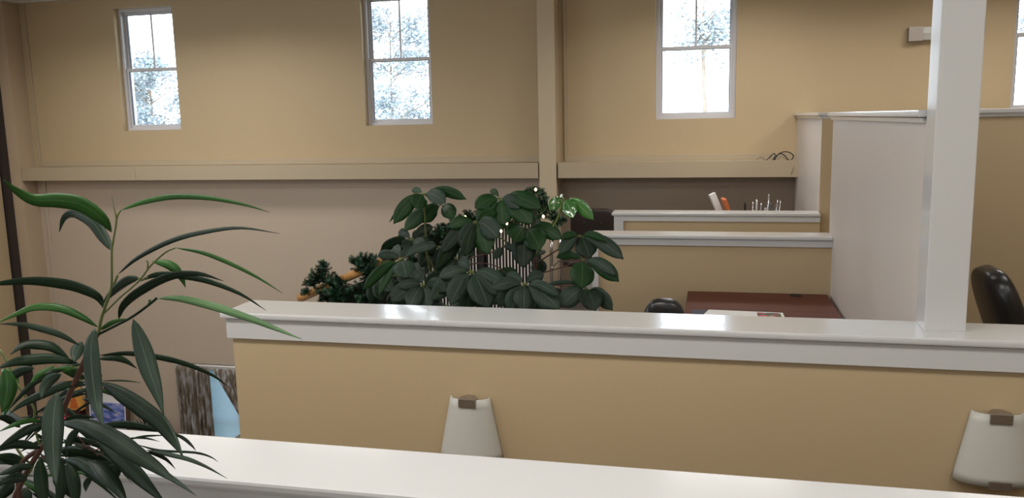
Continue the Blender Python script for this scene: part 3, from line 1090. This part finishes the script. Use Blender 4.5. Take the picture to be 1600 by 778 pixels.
def blade(mb, p, d, ln, wd, droop, mi=0, n_=7, sd=None):
    pts = []
    q = Vector(p)
    d = Vector(d).normalized()
    for i in range(n_ + 1):
        pts.append(q.copy())
        q += d * ln / n_
        d = (d + Vector((0, 0, -droop / n_))).normalized()
    side = sd if sd is not None else d.cross(Vector((0, 0, 1)))
    if side.length < 1e-3:
        side = Vector((1, 0, 0))
    mb.ribbon(pts, wd, side, 0.25, mi)


t = thing('potted_plant', (-7.02, 8.9, ZT), 'small dark spiky plant in a dark pot beside the lower curtain', 'plant')
mb = MB()
mb.lathe([(0.07, 0), (0.10, 0.03), (0.11, 0.09), (0.105, 0.10), (0.095, 0.09)], (-7.02, 8.9, ZT), 24)
mb.build('pot', M['black'], t)
MB().lathe([(0.09, 0), (0.09, 0.004)], (-7.02, 8.9, ZT + 0.08), 20).build('soil', M['soil'], t)
mb = MB()
random.seed(3)
for i in range(46):
    a = random.uniform(0, 2 * PI)
    el = random.uniform(0.15, 1.3)
    d = Vector((math.cos(a) * math.cos(el), 0.6 * math.sin(a) * math.cos(el), math.sin(el)))
    blade(mb, Vector((-7.02, 8.9, ZT + 0.08)), d, random.uniform(0.20, 0.36), 0.030, random.uniform(0.1, 0.6))
mb.build('foliage', M['fic_dark'], t, solid=0.0015)

# curtains at the lower window
cm = mat('patterned_curtain', (0.30, 0.26, 0.22), 0.9, spec=0.1, noise=(7, 0.75, (3.2, 1, 0.7)))
rr = [x for x in cm.node_tree.nodes if x.type == 'VALTORGB'][0]
rr.color_ramp.elements[0].color = (0.085, 0.062, 0.045, 1)
rr.color_ramp.elements[1].color = (0.50, 0.50, 0.53, 1)
e = rr.color_ramp.elements.new(0.5)
e.color = (0.20, 0.165, 0.125, 1)


def curtain(x0, x1, z0, z1, label, taper=0.0, folds=9, sweep=0.0):
    t = thing('curtain', ((x0 + x1) / 2, 9.16, z1), label, 'curtain', 'patterned curtains at the lower window')
    mb = MB()
    N, K = 90, 16
    g = []
    for k in range(K + 1):
        s = k / K
        row = []
        for i in range(N + 1):
            u = i / N
            xx = x0 + (x1 - x0 - taper * (s ** 1.3)) * u + sweep * s
            yy = 9.17 + 0.028 * math.sin(u * folds * 2 * PI + 0.5 * math.sin(s * 3)) * (0.6 + 0.4 * s)
            row.append(mb.bm.verts.new((xx, yy, z1 + (z0 - z1) * s)))
        g.append(row)
    for k in range(K):
        for i in range(N):
            f = mb.bm.faces.new((g[k][i], g[k][i + 1], g[k + 1][i + 1], g[k + 1][i]))
            f.smooth = True
    mb.build('curtain_panel', cm, t, solid=0.003)


curtain(-6.76, -6.26, -2.86, -1.13, 'grey brown patterned curtain gathered at the left of the lower window', 0.0)
curtain(-6.22, -5.2, -2.5, -1.14, 'patterned curtain swept to the right side of the lower window', 0.75, 9, 0.75)
t = thing('curtain_rod', (-6.0, 9.2, -1.12), 'white curtain rod above the lower window', 'curtain rod')
MB().tube([(-6.80, 9.20, -1.115), (-5.15, 9.20, -1.115)], 0.014, 10).build('rod', M['white_bar'], t)
for x in (-6.78, -5.17):
    MB().box(x - 0.012, x + 0.012, 9.20, 9.30, -1.127, -1.103, 0.002).build('bracket', M['white_bar'], t)
t = thing('window_blind', (-5.95, 9.33, -1.2), 'white slatted blind inside the lower window', 'blind')
MB().box(-6.54, -5.36, 9.315, 9.365, -1.20, -1.165, 0.003).build('head_rail', M['white_bar'], t)
mb = MB()
for k in range(54):
    z = -1.215 - k * 0.0275
    mb.box(-6.53, -5.37, 9.328, 9.360, z - 0.001, z + 0.001, rot=((0, 9.344, z), Matrix.Rotation(math.radians(32), 3, 'X')))
mb.build('slats', M['blind'], t)

# ------------------------------------------------------------------ umbrella plant behind the middle half wall


def c3(x, y):
    return 440 + x / 2.857, 280 + y / 2.857


t = thing('umbrella_plant', (-1.13, 4.75, 0), 'large umbrella plant with whorled leaves standing behind the middle half wall', 'plant')
mb = MB()
mb.lathe([(0.13, 0), (0.17, 0.05), (0.20, 0.30), (0.215, 0.33), (0.215, 0.36), (0.19, 0.36), (0.185, 0.32)], (-1.13, 4.75, 0), 36)
pot = mb.build('pot', M['pot'], t)
MB().lathe([(0.185, 0), (0.185, 0.01)], (-1.13, 4.75, 0.315), 28).build('soil', M['soil'], pot)
random.seed(11)
DK, MD, GR, LM = 0, 1, 2, 3
WH = [  # centre, depth, leaflets (tip x, tip y, width, material)
    ((632, 62), 4.55, [(580, 52, 24, MD), (500, 200, 58, MD), (478, 195, 16, MD), (600, 132, 66, MD), (732, 108, 60, GR), (826, 90, 42, MD), (545, 150, 44, MD)]),
    ((712, 112), 4.70, [(545, 232, 62, MD), (630, 196, 60, MD), (768, 178, 58, MD)]),
    ((975, 82), 4.60, [(862, 130, 60, MD), (872, 190, 60, MD), (990, 208, 92, MD), (1062, 130, 54, GR), (1160, 130, 62, MD), (1120, 200, 84, MD), (930, 50, 24, MD)]),
    ((865, 187), 4.45, [(968, 262, 84, GR), (795, 302, 54, GR), (690, 412, 66, DK), (745, 215, 46, MD), (925, 335, 90, MD), (718, 330, 60, DK), (960, 150, 50, MD), (820, 345, 70, DK)]),
    ((1090, 212), 4.65, [(1000, 245, 44, MD), (1035, 280, 70, MD), (1155, 318, 86, MD), (1252, 268, 58, MD), (1078, 398, 92, DK), (1120, 150, 44, MD)]),
    ((1258, 86), 4.50, [(1195, 140, 44, LM), (1302, 174, 56, LM), (1394, 182, 50, LM), (1240, 78, 18, LM)]),
    ((1330, 250), 4.60, [(1240, 334, 50, GR), (1378, 352, 82, DK), (1527, 358, 56, GR), (1250, 262, 30, MD), (1450, 275, 30, MD)]),
    ((1345, 356), 4.50, [(1225, 350, 34, MD), (1340, 488, 96, MD), (1506, 458, 62, MD), (1492, 428, 40, GR), (1293, 345, 24, GR)]),
    ((1362, 484), 4.45, [(1245, 572, 76, GR), (1402, 588, 80, DK), (1478, 586, 58, GR), (1350, 560, 60, DK), (1180, 474, 18, GR)]),
    ((848, 408), 4.35, [(668, 542, 74, GR), (752, 560, 80, GR), (925, 575, 110, GR), (965, 520, 56, GR), (785, 368, 60, GR), (700, 440, 50, GR), (1000, 470, 50, GR), (830, 600, 80, DK)]),
    ((1085, 466), 4.30, [(1172, 428, 50, GR), (935, 488, 54, GR), (970, 570, 80, GR), (1082, 590, 86, GR), (1240, 580, 92, GR), (1235, 520, 40, GR), (1020, 600, 80, GR), (1000, 425, 40, GR)]),
    ((632, 470), 4.35, [(588, 415, 60, GR), (488, 548, 80, DK), (570, 575, 70, GR), (655, 575, 84, GR), (715, 430, 54, GR), (522, 480, 50, GR), (740, 500, 60, DK)]),
    ((532, 355), 4.40, [(692, 296, 42, GR), (558, 440, 84, GR), (365, 495, 44, MD), (432, 520, 36, MD), (428, 345, 44, GR), (500, 300, 44, GR), (590, 300, 40, DK)]),
    ((580, 268), 4.60, [(520, 236, 36, DK), (440, 320, 46, DK), (678, 213, 42, DK), (625, 245, 40, GR), (640, 320, 70, DK), (560, 330, 60, DK)]),
    ((420, 450), 4.60, [(398, 552, 50, DK), (448, 545, 56, DK), (360, 470, 30, DK), (500, 500, 60, DK)]),
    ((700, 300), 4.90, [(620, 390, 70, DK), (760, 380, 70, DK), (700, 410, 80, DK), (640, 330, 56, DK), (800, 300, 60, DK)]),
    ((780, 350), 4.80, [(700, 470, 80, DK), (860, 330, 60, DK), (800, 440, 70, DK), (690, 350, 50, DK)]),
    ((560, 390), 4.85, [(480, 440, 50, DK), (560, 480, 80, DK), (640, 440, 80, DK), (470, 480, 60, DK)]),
    ((905, 470), 4.75, [(840, 560, 90, DK), (1000, 430, 44, MD), (980, 560, 90, DK), (900, 590, 90, DK), (1050, 405, 36, MD)]),
    ((1180, 500), 4.75, [(1250, 560, 70, DK), (1120, 580, 90, DK), (1200, 600, 80, DK), (1060, 540, 60, DK)]),
    ((1130, 355), 4.80, [(1160, 430, 60, DK), (1090, 330, 36, DK), (1180, 320, 20, DK)]),
    ((560, 520), 4.70, [(470, 560, 60, DK), (520, 600, 80, DK), (620, 600, 80, DK)]),
    ((740, 560), 4.70, [(690, 610, 80, DK), (800, 610, 80, DK), (620, 580, 60, DK)]),
    ((985, 300), 4.70, [(955, 358, 36, GR), (1040, 320, 30, DK)]),
]
mb = MB()
for (cx, cy), Y, lf in WH:
    X0, Y0 = c3(cx, cy)
    C = at(X0, Y0, Y)
    for (tx, ty, wd, mi) in lf:
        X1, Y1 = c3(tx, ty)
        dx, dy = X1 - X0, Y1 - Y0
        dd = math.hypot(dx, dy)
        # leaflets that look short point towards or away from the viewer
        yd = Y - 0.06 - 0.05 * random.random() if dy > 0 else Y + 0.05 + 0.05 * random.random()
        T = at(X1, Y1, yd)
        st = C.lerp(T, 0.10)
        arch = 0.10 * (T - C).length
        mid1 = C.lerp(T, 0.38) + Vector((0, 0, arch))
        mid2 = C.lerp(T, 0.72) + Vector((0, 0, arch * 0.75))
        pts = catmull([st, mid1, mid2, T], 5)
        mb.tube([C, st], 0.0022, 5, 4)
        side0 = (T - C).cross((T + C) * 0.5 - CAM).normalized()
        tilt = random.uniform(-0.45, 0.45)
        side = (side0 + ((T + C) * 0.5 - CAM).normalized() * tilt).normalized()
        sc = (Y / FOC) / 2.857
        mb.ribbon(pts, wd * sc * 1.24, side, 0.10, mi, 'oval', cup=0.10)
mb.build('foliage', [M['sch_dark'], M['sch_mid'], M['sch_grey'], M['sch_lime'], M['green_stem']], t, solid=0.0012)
ST = [  # petioles and stems (zoom points, depths, radius, material)
    ([(632, 62), (640, 180), (652, 360), (700, 560)], [4.55, 4.6, 4.65, 4.7], 0.0055, 0),
    ([(712, 112), (680, 100), (632, 62)], [4.7, 4.62, 4.55], 0.003, 0),
    ([(1258, 86), (1225, 190), (1130, 345)], [4.5, 4.6, 4.75], 0.0055, 1),
    ([(1130, 345), (1135, 450), (1110, 620)], [4.75, 4.75, 4.75], 0.010, 2),
    ([(965, 255), (1040, 300), (1120, 352)], [4.6, 4.68, 4.75], 0.0042, 0),
    ([(865, 187), (900, 215), (965, 255)], [4.45, 4.5, 4.6], 0.0035, 0),
    ([(1330, 250), (1240, 310), (1130, 380)], [4.6, 4.68, 4.75], 0.0042, 2),
    ([(1345, 356), (1260, 390), (1165, 418)], [4.5, 4.65, 4.75], 0.0040, 2),
    ([(1362, 484), (1270, 474), (1150, 472)], [4.45, 4.6, 4.75], 0.0038, 2),
    ([(1090, 212), (1105, 270), (1125, 345)], [4.65, 4.7, 4.75], 0.0040, 0),
    ([(975, 82), (965, 130), (870, 265), (800, 420), (760, 560)], [4.6, 4.65, 4.75, 4.75, 4.75], 0.0045, 0),
    ([(1010, 295), (930, 330), (850, 350), (780, 400)], [4.7, 4.72, 4.75, 4.78], 0.0038, 2),
    ([(1000, 420), (950, 385), (870, 375), (800, 400)], [4.7, 4.72, 4.75, 4.78], 0.0034, 2),
    ([(848, 408), (840, 470), (800, 600)], [4.35, 4.5, 4.7], 0.0045, 0),
    ([(1085, 466), (1090, 520), (1100, 620)], [4.3, 4.5, 4.7], 0.0045, 0),
    ([(632, 470), (640, 530), (680, 620)], [4.35, 4.5, 4.7], 0.0045, 0),
    ([(532, 355), (600, 400), (680, 520)], [4.4, 4.6, 4.7], 0.0040, 0),
    ([(580, 268), (640, 320), (690, 420)], [4.6, 4.65, 4.7], 0.0036, 0),
    ([(420, 450), (520, 430), (640, 480)], [4.6, 4.65, 4.7], 0.0036, 0),
]
mb = MB()
base = Vector((-1.13, 4.75, 0.32))
for pts, ys, r_, mi in ST:
    P3 = [at(*c3(*p), y) for p, y in zip(pts, ys)]
    mb.tube(catmull(P3, 5), r_, 7, mi)
for (zx, y0) in ((700, 560), (1110, 620), (760, 560), (800, 600), (1100, 620), (680, 620)):
    p = at(*c3(zx, y0), 4.72)
    mb.tube(catmull([p, p.lerp(base, 0.5) + Vector((0, 0.02, 0)), base + Vector(((zx - 900) * 0.00012, 0, 0))], 5), [0.009 + 0.0005 * k for k in range(11)], 8, 2)
mb.build('stem', [M['green_stem'], M['lime_stem'], M['bark']], t)

# ------------------------------------------------------------------ long-leaved ficus beside the camera


def c1(x, y):
    return x / 2.7778, 260 + y / 2.7778


def c2(x, y):
    return x / 2.7975, 500 + y / 2.7975


YP = 1.34
PX, PYY = -0.83, 1.33
t = thing('long_leaf_fig', (PX, PYY, 0), 'long-leaved fig plant in front at left, arching over the near half wall', 'plant')
mb = MB()
mb.lathe([(0.12, 0), (0.15, 0.04), (0.175, 0.30), (0.19, 0.33), (0.19, 0.36), (0.165, 0.36), (0.16, 0.32)], (PX, PYY, 0), 36)
pot = mb.build('pot', M['pot_grey'], t)
MB().lathe([(0.16, 0), (0.16, 0.01)], (PX, PYY, 0.32), 28).build('soil', M['soil'], pot)

FD, FM, FL, FG = 0, 1, 2, 3
LV = [  # crop, depth at base, depth at tip, width in crop units, material, points base..tip
    (c1, 1.34, 1.20, 62, FM, [(484, 285), (440, 225), (350, 165), (250, 148), (150, 146), (70, 105), (15, 58)]),
    (c1, 1.34, 1.38, 50, FG, [(490, 368), (450, 310), (400, 240), (330, 205), (280, 222), (257, 285)]),
    (c1, 1.34, 1.48, 25, FM, [(525, 190), (620, 155), (750, 131), (900, 136), (1050, 163), (1172, 200)]),
    (c1, 1.34, 1.22, 22, FD, [(510, 470), (600, 395), (750, 320), (900, 282), (1050, 267), (1215, 292)]),
    (c1, 1.36, 1.44, 18, FM, [(760, 353), (880, 375), (1000, 422), (1120, 483), (1230, 553)]),
    (c1, 1.40, 1.44, 42, FM, [(660, 410), (740, 428), (785, 475), (805, 525)]),
    (c1, 1.32, 1.26, 40, FD, [(515, 662), (540, 600), (620, 535), (740, 478), (860, 466), (970, 497)]),
    (c1, 1.36, 1.42, 28, FD, [(612, 495), (680, 470), (780, 474), (900, 497), (1040, 552), (1155, 625)]),
    (c1, 1.34, 1.26, 36, FL, [(680, 572), (780, 573), (920, 605), (1080, 657), (1200, 705), (1310, 750)]),
    (c1, 1.38, 1.40, 38, FG, [(605, 482), (550, 497), (490, 545), (440, 602)]),
    (c1, 1.34, 1.24, 44, FD, [(450, 612), (420, 565), (330, 524), (230, 505), (120, 498), (0, 508), (-60, 512)]),
    (c1, 1.34, 1.24, 34, FM, [(425, 697), (350, 650), (260, 614), (150, 611), (60, 645), (-20, 682)]),
    (c1, 1.34, 1.24, 26, FG, [(345, 776), (260, 730), (160, 700), (80, 685), (-10, 683)]),
    (c2, 1.30, 1.22, 66, FG, [(415, 35), (398, 110), (402, 220), (415, 330), (430, 400), (457, 472)]),
    (c2, 1.30, 1.24, 76, FG, [(582, -5), (620, 110), (650, 210), (685, 310), (716, 415)]),
    (c1, 1.34, 1.36, 20, FM, [(430, 712), (490, 676), (555, 660)]),
    (c2, 1.36, 1.28, 44, FD, [(305, 172), (230, 118), (150, 104), (90, 115), (45, 152)]),
    (c2, 1.34, 1.22, 46, FD, [(340, 188), (230, 168), (120, 174), (50, 188), (-20, 215)]),
    (c2, 1.36, 1.48, 24, FD, [(430, 155), (560, 146), (700, 164), (820, 195), (930, 242), (1005, 298)]),
    (c2, 1.36, 1.42, 30, FD, [(428, 170), (500, 163), (550, 178), (600, 213)]),
    (c2, 1.38, 1.44, 7, FD, [(440, 266), (540, 265), (622, 275)]),
    (c2, 1.32, 1.22, 72, FD, [(440, 272), (520, 320), (620, 388), (700, 452), (760, 530), (800, 596)]),
    (c2, 1.30, 1.20, 78, FD, [(262, 450), (380, 462), (500, 520), (600, 588), (700, 655), (768, 714)]),
    (c2, 1.32, 1.22, 66, FD, [(420, 520), (500, 585), (580, 660), (650, 730), (730, 810)]),
    (c2, 1.26, 1.18, 80, FG, [(250, 315), (236, 400), (232, 500), (235, 620), (247, 727)]),
    (c2, 1.34, 1.26, 38, FD, [(378, 270), (280, 284), (180, 325), (90, 370), (40, 412)]),
    (c2, 1.36, 1.30, 26, FD, [(372, 188), (260, 215), (150, 272), (80, 340), (40, 392)]),
    (c2, 1.28, 1.24, 46, FG, [(268, 236), (222, 262), (192, 298), (180, 345)]),
    (c2, 1.30, 1.28, 64, FM, [(22, 210), (32, 280), (24, 350), (8, 405)]),
    (c2, 1.34, 1.26, 22, FM, [(190, 440), (120, 440), (60, 458), (-10, 490)]),
    (c2, 1.34, 1.26, 26, FG, [(580, 600), (650, 625), (720, 670), (790, 718), (858, 768)]),
    (c2, 1.28, 1.22, 64, FD, [(385, 615), (450, 660), (510, 730), (560, 810)]),
    (c2, 1.32, 1.26, 44, FD, [(275, 608), (350, 628), (430, 682), (480, 740)]),
    (c2, 1.30, 1.26, 54, FD, [(175, 600), (180, 680), (190, 760), (200, 840)]),
    (c2, 1.30, 1.26, 46, FD, [(290, 620), (320, 690), (330, 770), (325, 840)]),
    (c2, 1.32, 1.28, 46, FD, [(255, 590), (270, 680), (265, 760), (250, 840)]),
    (c2, 1.40, 1.50, 9, FD, [(560, 522), (640, 507), (745, 503)]),
    (c2, 1.40, 1.50, 8, FD, [(560, 515), (640, 517), (700, 532)]),
    (c2, 1.38, 1.52, 10, FD, [(600, 545), (700, 570), (850, 579), (920, 598), (955, 622)]),
    (c2, 1.38, 1.46, 20, FG, [(640, 568), (720, 583), (820, 607), (900, 640), (992, 692)]),
    (c2, 1.40, 1.50, 14, FD, [(745, 490), (800, 515), (835, 545), (857, 572)]),
    (c2, 1.40, 1.46, 16, FD, [(640, 575), (690, 590), (730, 612), (768, 652)]),
    (c2, 1.36, 1.42, 32, FD, [(430, 462), (540, 457), (640, 470), (730, 492)]),
    (c2, 1.36, 1.38, 24, FD, [(280, 438), (340, 424), (425, 425)]),
    (c2, 1.36, 1.34, 34, FD, [(345, 470), (305, 525), (288, 605)]),
    (c2, 1.34, 1.40, 56, FD, [(260, 575), (340, 578), (430, 595), (530, 615)]),
    (c2, 1.34, 1.32, 26, FD, [(400, 680), (378, 715), (375, 750)]),
    (c2, 1.32, 1.26, 34, FD, [(180, 560), (110, 545), (50, 545), (-20, 570)]),
    (c2, 1.32, 1.26, 34, FD, [(150, 640), (90, 640), (40, 660), (-20, 680)]),
    (c2, 1.32, 1.26, 40, FG, [(120, 700), (80, 690), (30, 700), (-30, 730)]),
    (c2, 1.34, 1.26, 36, FD, [(200, 455), (130, 475), (60, 515), (-10, 560)]),
    (c2, 1.36, 1.30, 26, FM, [(240, 200), (170, 240), (135, 275)]),
    (c2, 1.36, 1.30, 40, FG, [(150, 210), (90, 225), (40, 255), (-20, 300)]),
    (c2, 1.34, 1.30, 44, FD, [(110, 620), (60, 610), (20, 600), (-30, 590)]),
    (c2, 1.36, 1.40, 26, FD, [(290, 520), (350, 525), (420, 545), (490, 590)]),
    (c2, 1.40, 1.42, 50, FD, [(470, 640), (505, 660), (510, 700)]),
    (c2, 1.36, 1.30, 36, FM, [(370, 260), (320, 232), (270, 225)]),
    (c2, 1.34, 1.30, 30, FD, [(90, 470), (50, 440), (10, 425), (-30, 430)]),
    (c2, 1.36, 1.42, 60, FD, [(230, 680), (290, 720), (330, 790)]),
    (c2, 1.36, 1.32, 70, FD, [(120, 730), (90, 780), (60, 840)]),
    (c2, 1.36, 1.32, 50, FG, [(360, 95), (335, 140), (325, 185)]),
    (c2, 1.38, 1.30, 60, FM, [(10, 215), (45, 250), (40, 330), (20, 420)]),
    (c2, 1.38, 1.34, 40, FD, [(10, 395), (40, 420), (110, 445)]),
    (c2, 1.35, 1.30, 50, FD, [(60, 700), (30, 740), (-10, 790)]),
    (c2, 1.39, 1.45, 30, FG, [(420, 615), (490, 622), (560, 650), (600, 700)]),
]
random.seed(5)
mb = MB()
for f_, ya, yb, wd, mi, P_ in LV:
    k = 2.7778 if f_ is c1 else 2.7975
    n_ = len(P_)
    P3 = []
    for i, (x, y) in enumerate(P_):
        X, Y_ = f_(x, y)
        P3.append(at(X, Y_, ya + (yb - ya) * i / (n_ - 1)))
    pts = catmull(P3, 4)
    tw = random.uniform(-0.5, 0.5)
    side = []
    for i, p in enumerate(pts):
        tg = (pts[min(i + 1, len(pts) - 1)] - pts[max(i - 1, 0)]).normalized()
        vd = (p - CAM).normalized()
        s0 = tg.cross(vd).normalized()
        side.append((s0 + vd * tw).normalized())
    dep = sum((p - CAM).length for p in pts) / len(pts)
    mb.ribbon(pts, wd / k * dep / FOC * 1.0, side, 0.22, mi, 'leaf')
# the many small narrow leaves low down among the stems
for i in range(46):
    q = random.random()
    bx_, by_ = 150 - 120 * q + random.uniform(-25, 25), 590 + 180 * q + random.uniform(-20, 20)
    a = random.uniform(-0.5, 0.75) if random.random() < 0.6 else random.uniform(2.4, 3.6)
    ln = random.uniform(45, 120) * (1.0 if math.cos(a) < 0 else 1.1)
    y0_ = 1.37 + random.uniform(-0.02, 0.05)
    y1_ = y0_ + random.uniform(-0.05, 0.04)
    pl = []
    for k in range(4):
        f = k / 3
        pl.append(at(bx_ + math.cos(a) * ln * f, by_ + math.sin(a) * ln * f + (ln * 0.30) * f * f, y0_ + (y1_ - y0_) * f))
    pts = catmull(pl, 4)
    tg0 = (pts[-1] - pts[0]).normalized()
    vd = (pts[0] - CAM).normalized()
    mb.ribbon(pts, random.uniform(5, 11) * 1.35 / FOC, (tg0.cross(vd) + vd * random.uniform(-0.4, 0.4)).normalized(), 0.2, random.choice((0, 0, 0, 3, 1)), 'leaf')
mb.build('foliage', [M['fic_dark'], M['fic_mid'], M['fic_light'], M['fic_grey']], t, solid=0.0008)
mb = MB()
SB = [
    (c1, [(485, 128), (495, 180), (506, 232), (492, 320), (485, 370), (483, 520), (455, 612), (440, 660), (425, 735)], [0.0006] * 5 + [0.0012] * 3 + [0.0019] * 8 + [0.0024] * 12 + [0.0032] * 13, 0),
    (c1, [(506, 232), (515, 205), (527, 188)], 0.0014, 0),
    (c1, [(485, 520), (500, 500), (511, 470)], 0.0022, 0),
    (c1, [(455, 635), (520, 570), (600, 500), (655, 430), (715, 375), (760, 353)], 0.0017, 0),
    (c1, [(640, 445), (642, 420), (636, 408)], 0.0016, 0),
    (c1, [(600, 482), (612, 495), (640, 480)], 0.0018, 0),
    (c1, [(425, 730), (500, 692), (570, 655), (640, 605), (680, 572)], 0.0026, 2),
    (c1, [(640, 605), (648, 590), (650, 576)], 0.0026, 0),
    (c1, [(448, 612), (440, 590), (425, 568)], 0.0022, 2),
    (c2, [(425, 55), (395, 120), (360, 200), (318, 290), (290, 360), (240, 470), (180, 560), (110, 680), (60, 790), (40, 900)], 0.0056, 1),
    (c2, [(0, 130), (35, 190), (70, 270), (110, 330), (150, 390), (148, 450), (165, 520), (180, 560)], 0.0022, 0),
    (c2, [(180, 560), (120, 600), (90, 640), (80, 720), (90, 860)], 0.0050, 1),
    (c2, [(275, 608), (230, 600), (180, 600)], 0.0026, 1),
    (c2, [(60, 540), (100, 600), (140, 640), (110, 690)], 0.0026, 0),
    (c2, [(372, 190), (340, 210), (310, 200)], 0.0022, 0),
    (c2, [(340, 505), (365, 540), (360, 560), (400, 545)], 0.0012, 1),
    (c2, [(365, 540), (400, 570), (440, 560)], 0.0012, 1),
    (c2, [(400, 560), (430, 590), (470, 570)], 0.0012, 1),
    (c2, [(420, 540), (470, 520), (540, 525), (560, 520)], 0.0014, 1),
]
for f_, P_, r_, mi in SB:
    mb.tube(catmull([at(*f_(x, y), YP - 0.01) for x, y in P_], 5), r_, 7, mi)
b0 = at(*c2(40, 900), YP)
mb.tube(catmull([b0, b0.lerp(Vector((PX, PYY, 0.33)), 0.5) + Vector((-0.015, 0, 0)), Vector((PX, PYY, 0.33))], 6), [0.010] * 13, 9, 1)
b1 = at(*c2(90, 860), YP)
mb.tube(catmull([b1, b1.lerp(Vector((PX + 0.02, PYY, 0.33)), 0.5), Vector((PX + 0.02, PYY, 0.33))], 6), [0.008] * 13, 9, 1)
mb.build('stem', [M['green_stem'], M['bark'], M['fic_dark']], t)

# ------------------------------------------------------------------ outside: ground and trees
struct(MB().box(-60, 60, YF + 0.6, 80, -3.2, -3.0), 'ground', M['grass'])


def tree(x, y, h, r, crown, seed, label, dens=1.0, size=0.12):
    random.seed(seed)
    t = thing('tree', (x, y, -3.0), label, 'tree', 'trees outside the high windows')
    mb = MB()
    top = Vector((x, y, h))
    mb.tube(catmull([(x, y, -3.0), (x + 0.1, y, (h - 3) / 2 - 1), (x - 0.05, y, crown), (x, y, h)], 5),
            [0.09 * (1 - 0.055 * k) for k in range(16)], 8)
    ends = []
    for i in range(26):
        z = crown - 0.6 + (h - crown) * random.random()
        a = random.uniform(0, 2 * PI)
        d = Vector((math.cos(a), math.sin(a), random.uniform(0.1, 0.7))).normalized()
        ln = r * random.uniform(0.6, 1.05)
        p0 = Vector((x, y, z))
        p1 = p0 + d * ln
        mb.tube(catmull([p0, p0.lerp(p1, 0.5) + Vector((0, 0, 0.1)), p1], 3), [0.018, 0.016, 0.014, 0.011, 0.009, 0.007, 0.005], 5)
        ends.append((p0, p1))
    mb.build('trunk', M['tree_bark'], t)
    mb = MB()
    clumps = []
    for i in range(150):
        p0, p1 = random.choice(ends)
        clumps.append(p0.lerp(p1, random.uniform(0.25, 1.1)) + Vector([random.gauss(0, .16) for _ in range(3)]))
    for i in range(int(5200 * dens)):
        c = random.choice(clumps) + Vector((random.gauss(0, .14), random.gauss(0, .14), random.gauss(0, .09)))
        d = Vector((random.gauss(0, 1), random.gauss(0, 1), random.gauss(0, 0.6))).normalized()
        s = d.orthogonal().normalized() * size * 0.28
        L2 = d * size * random.uniform(0.6, 1.1)
        mb.bm.faces.new([mb.bm.verts.new(v) for v in (c, c + L2 * 0.5 + s, c + L2, c + L2 * 0.5 - s)])
    mb.build('foliage', M['tree_leaf'], t)


tree(-14.0, 19.0, 3.9, 1.5, 0.8, 1, 'leafy tree filling the lower half of the leftmost high window', 2.0)
tree(-19.0, 25.0, 4.2, 0.9, 1.4, 2, 'thinner tree seen at the edge of the leftmost high window', 0.5)
tree(-7.6, 19.5, 5.0, 1.7, 1.4, 3, 'tall speckled tree outside the second high window', 1.3, 0.11)
tree(-0.2, 22.0, 4.9, 0.9, 4.1, 4, 'sparse treetop outside the third high window', 0.2, 0.15)
tree(7.2, 20.0, 4.6, 1.6, 1.4, 5, 'broad tree outside the window at the right edge', 0.9)
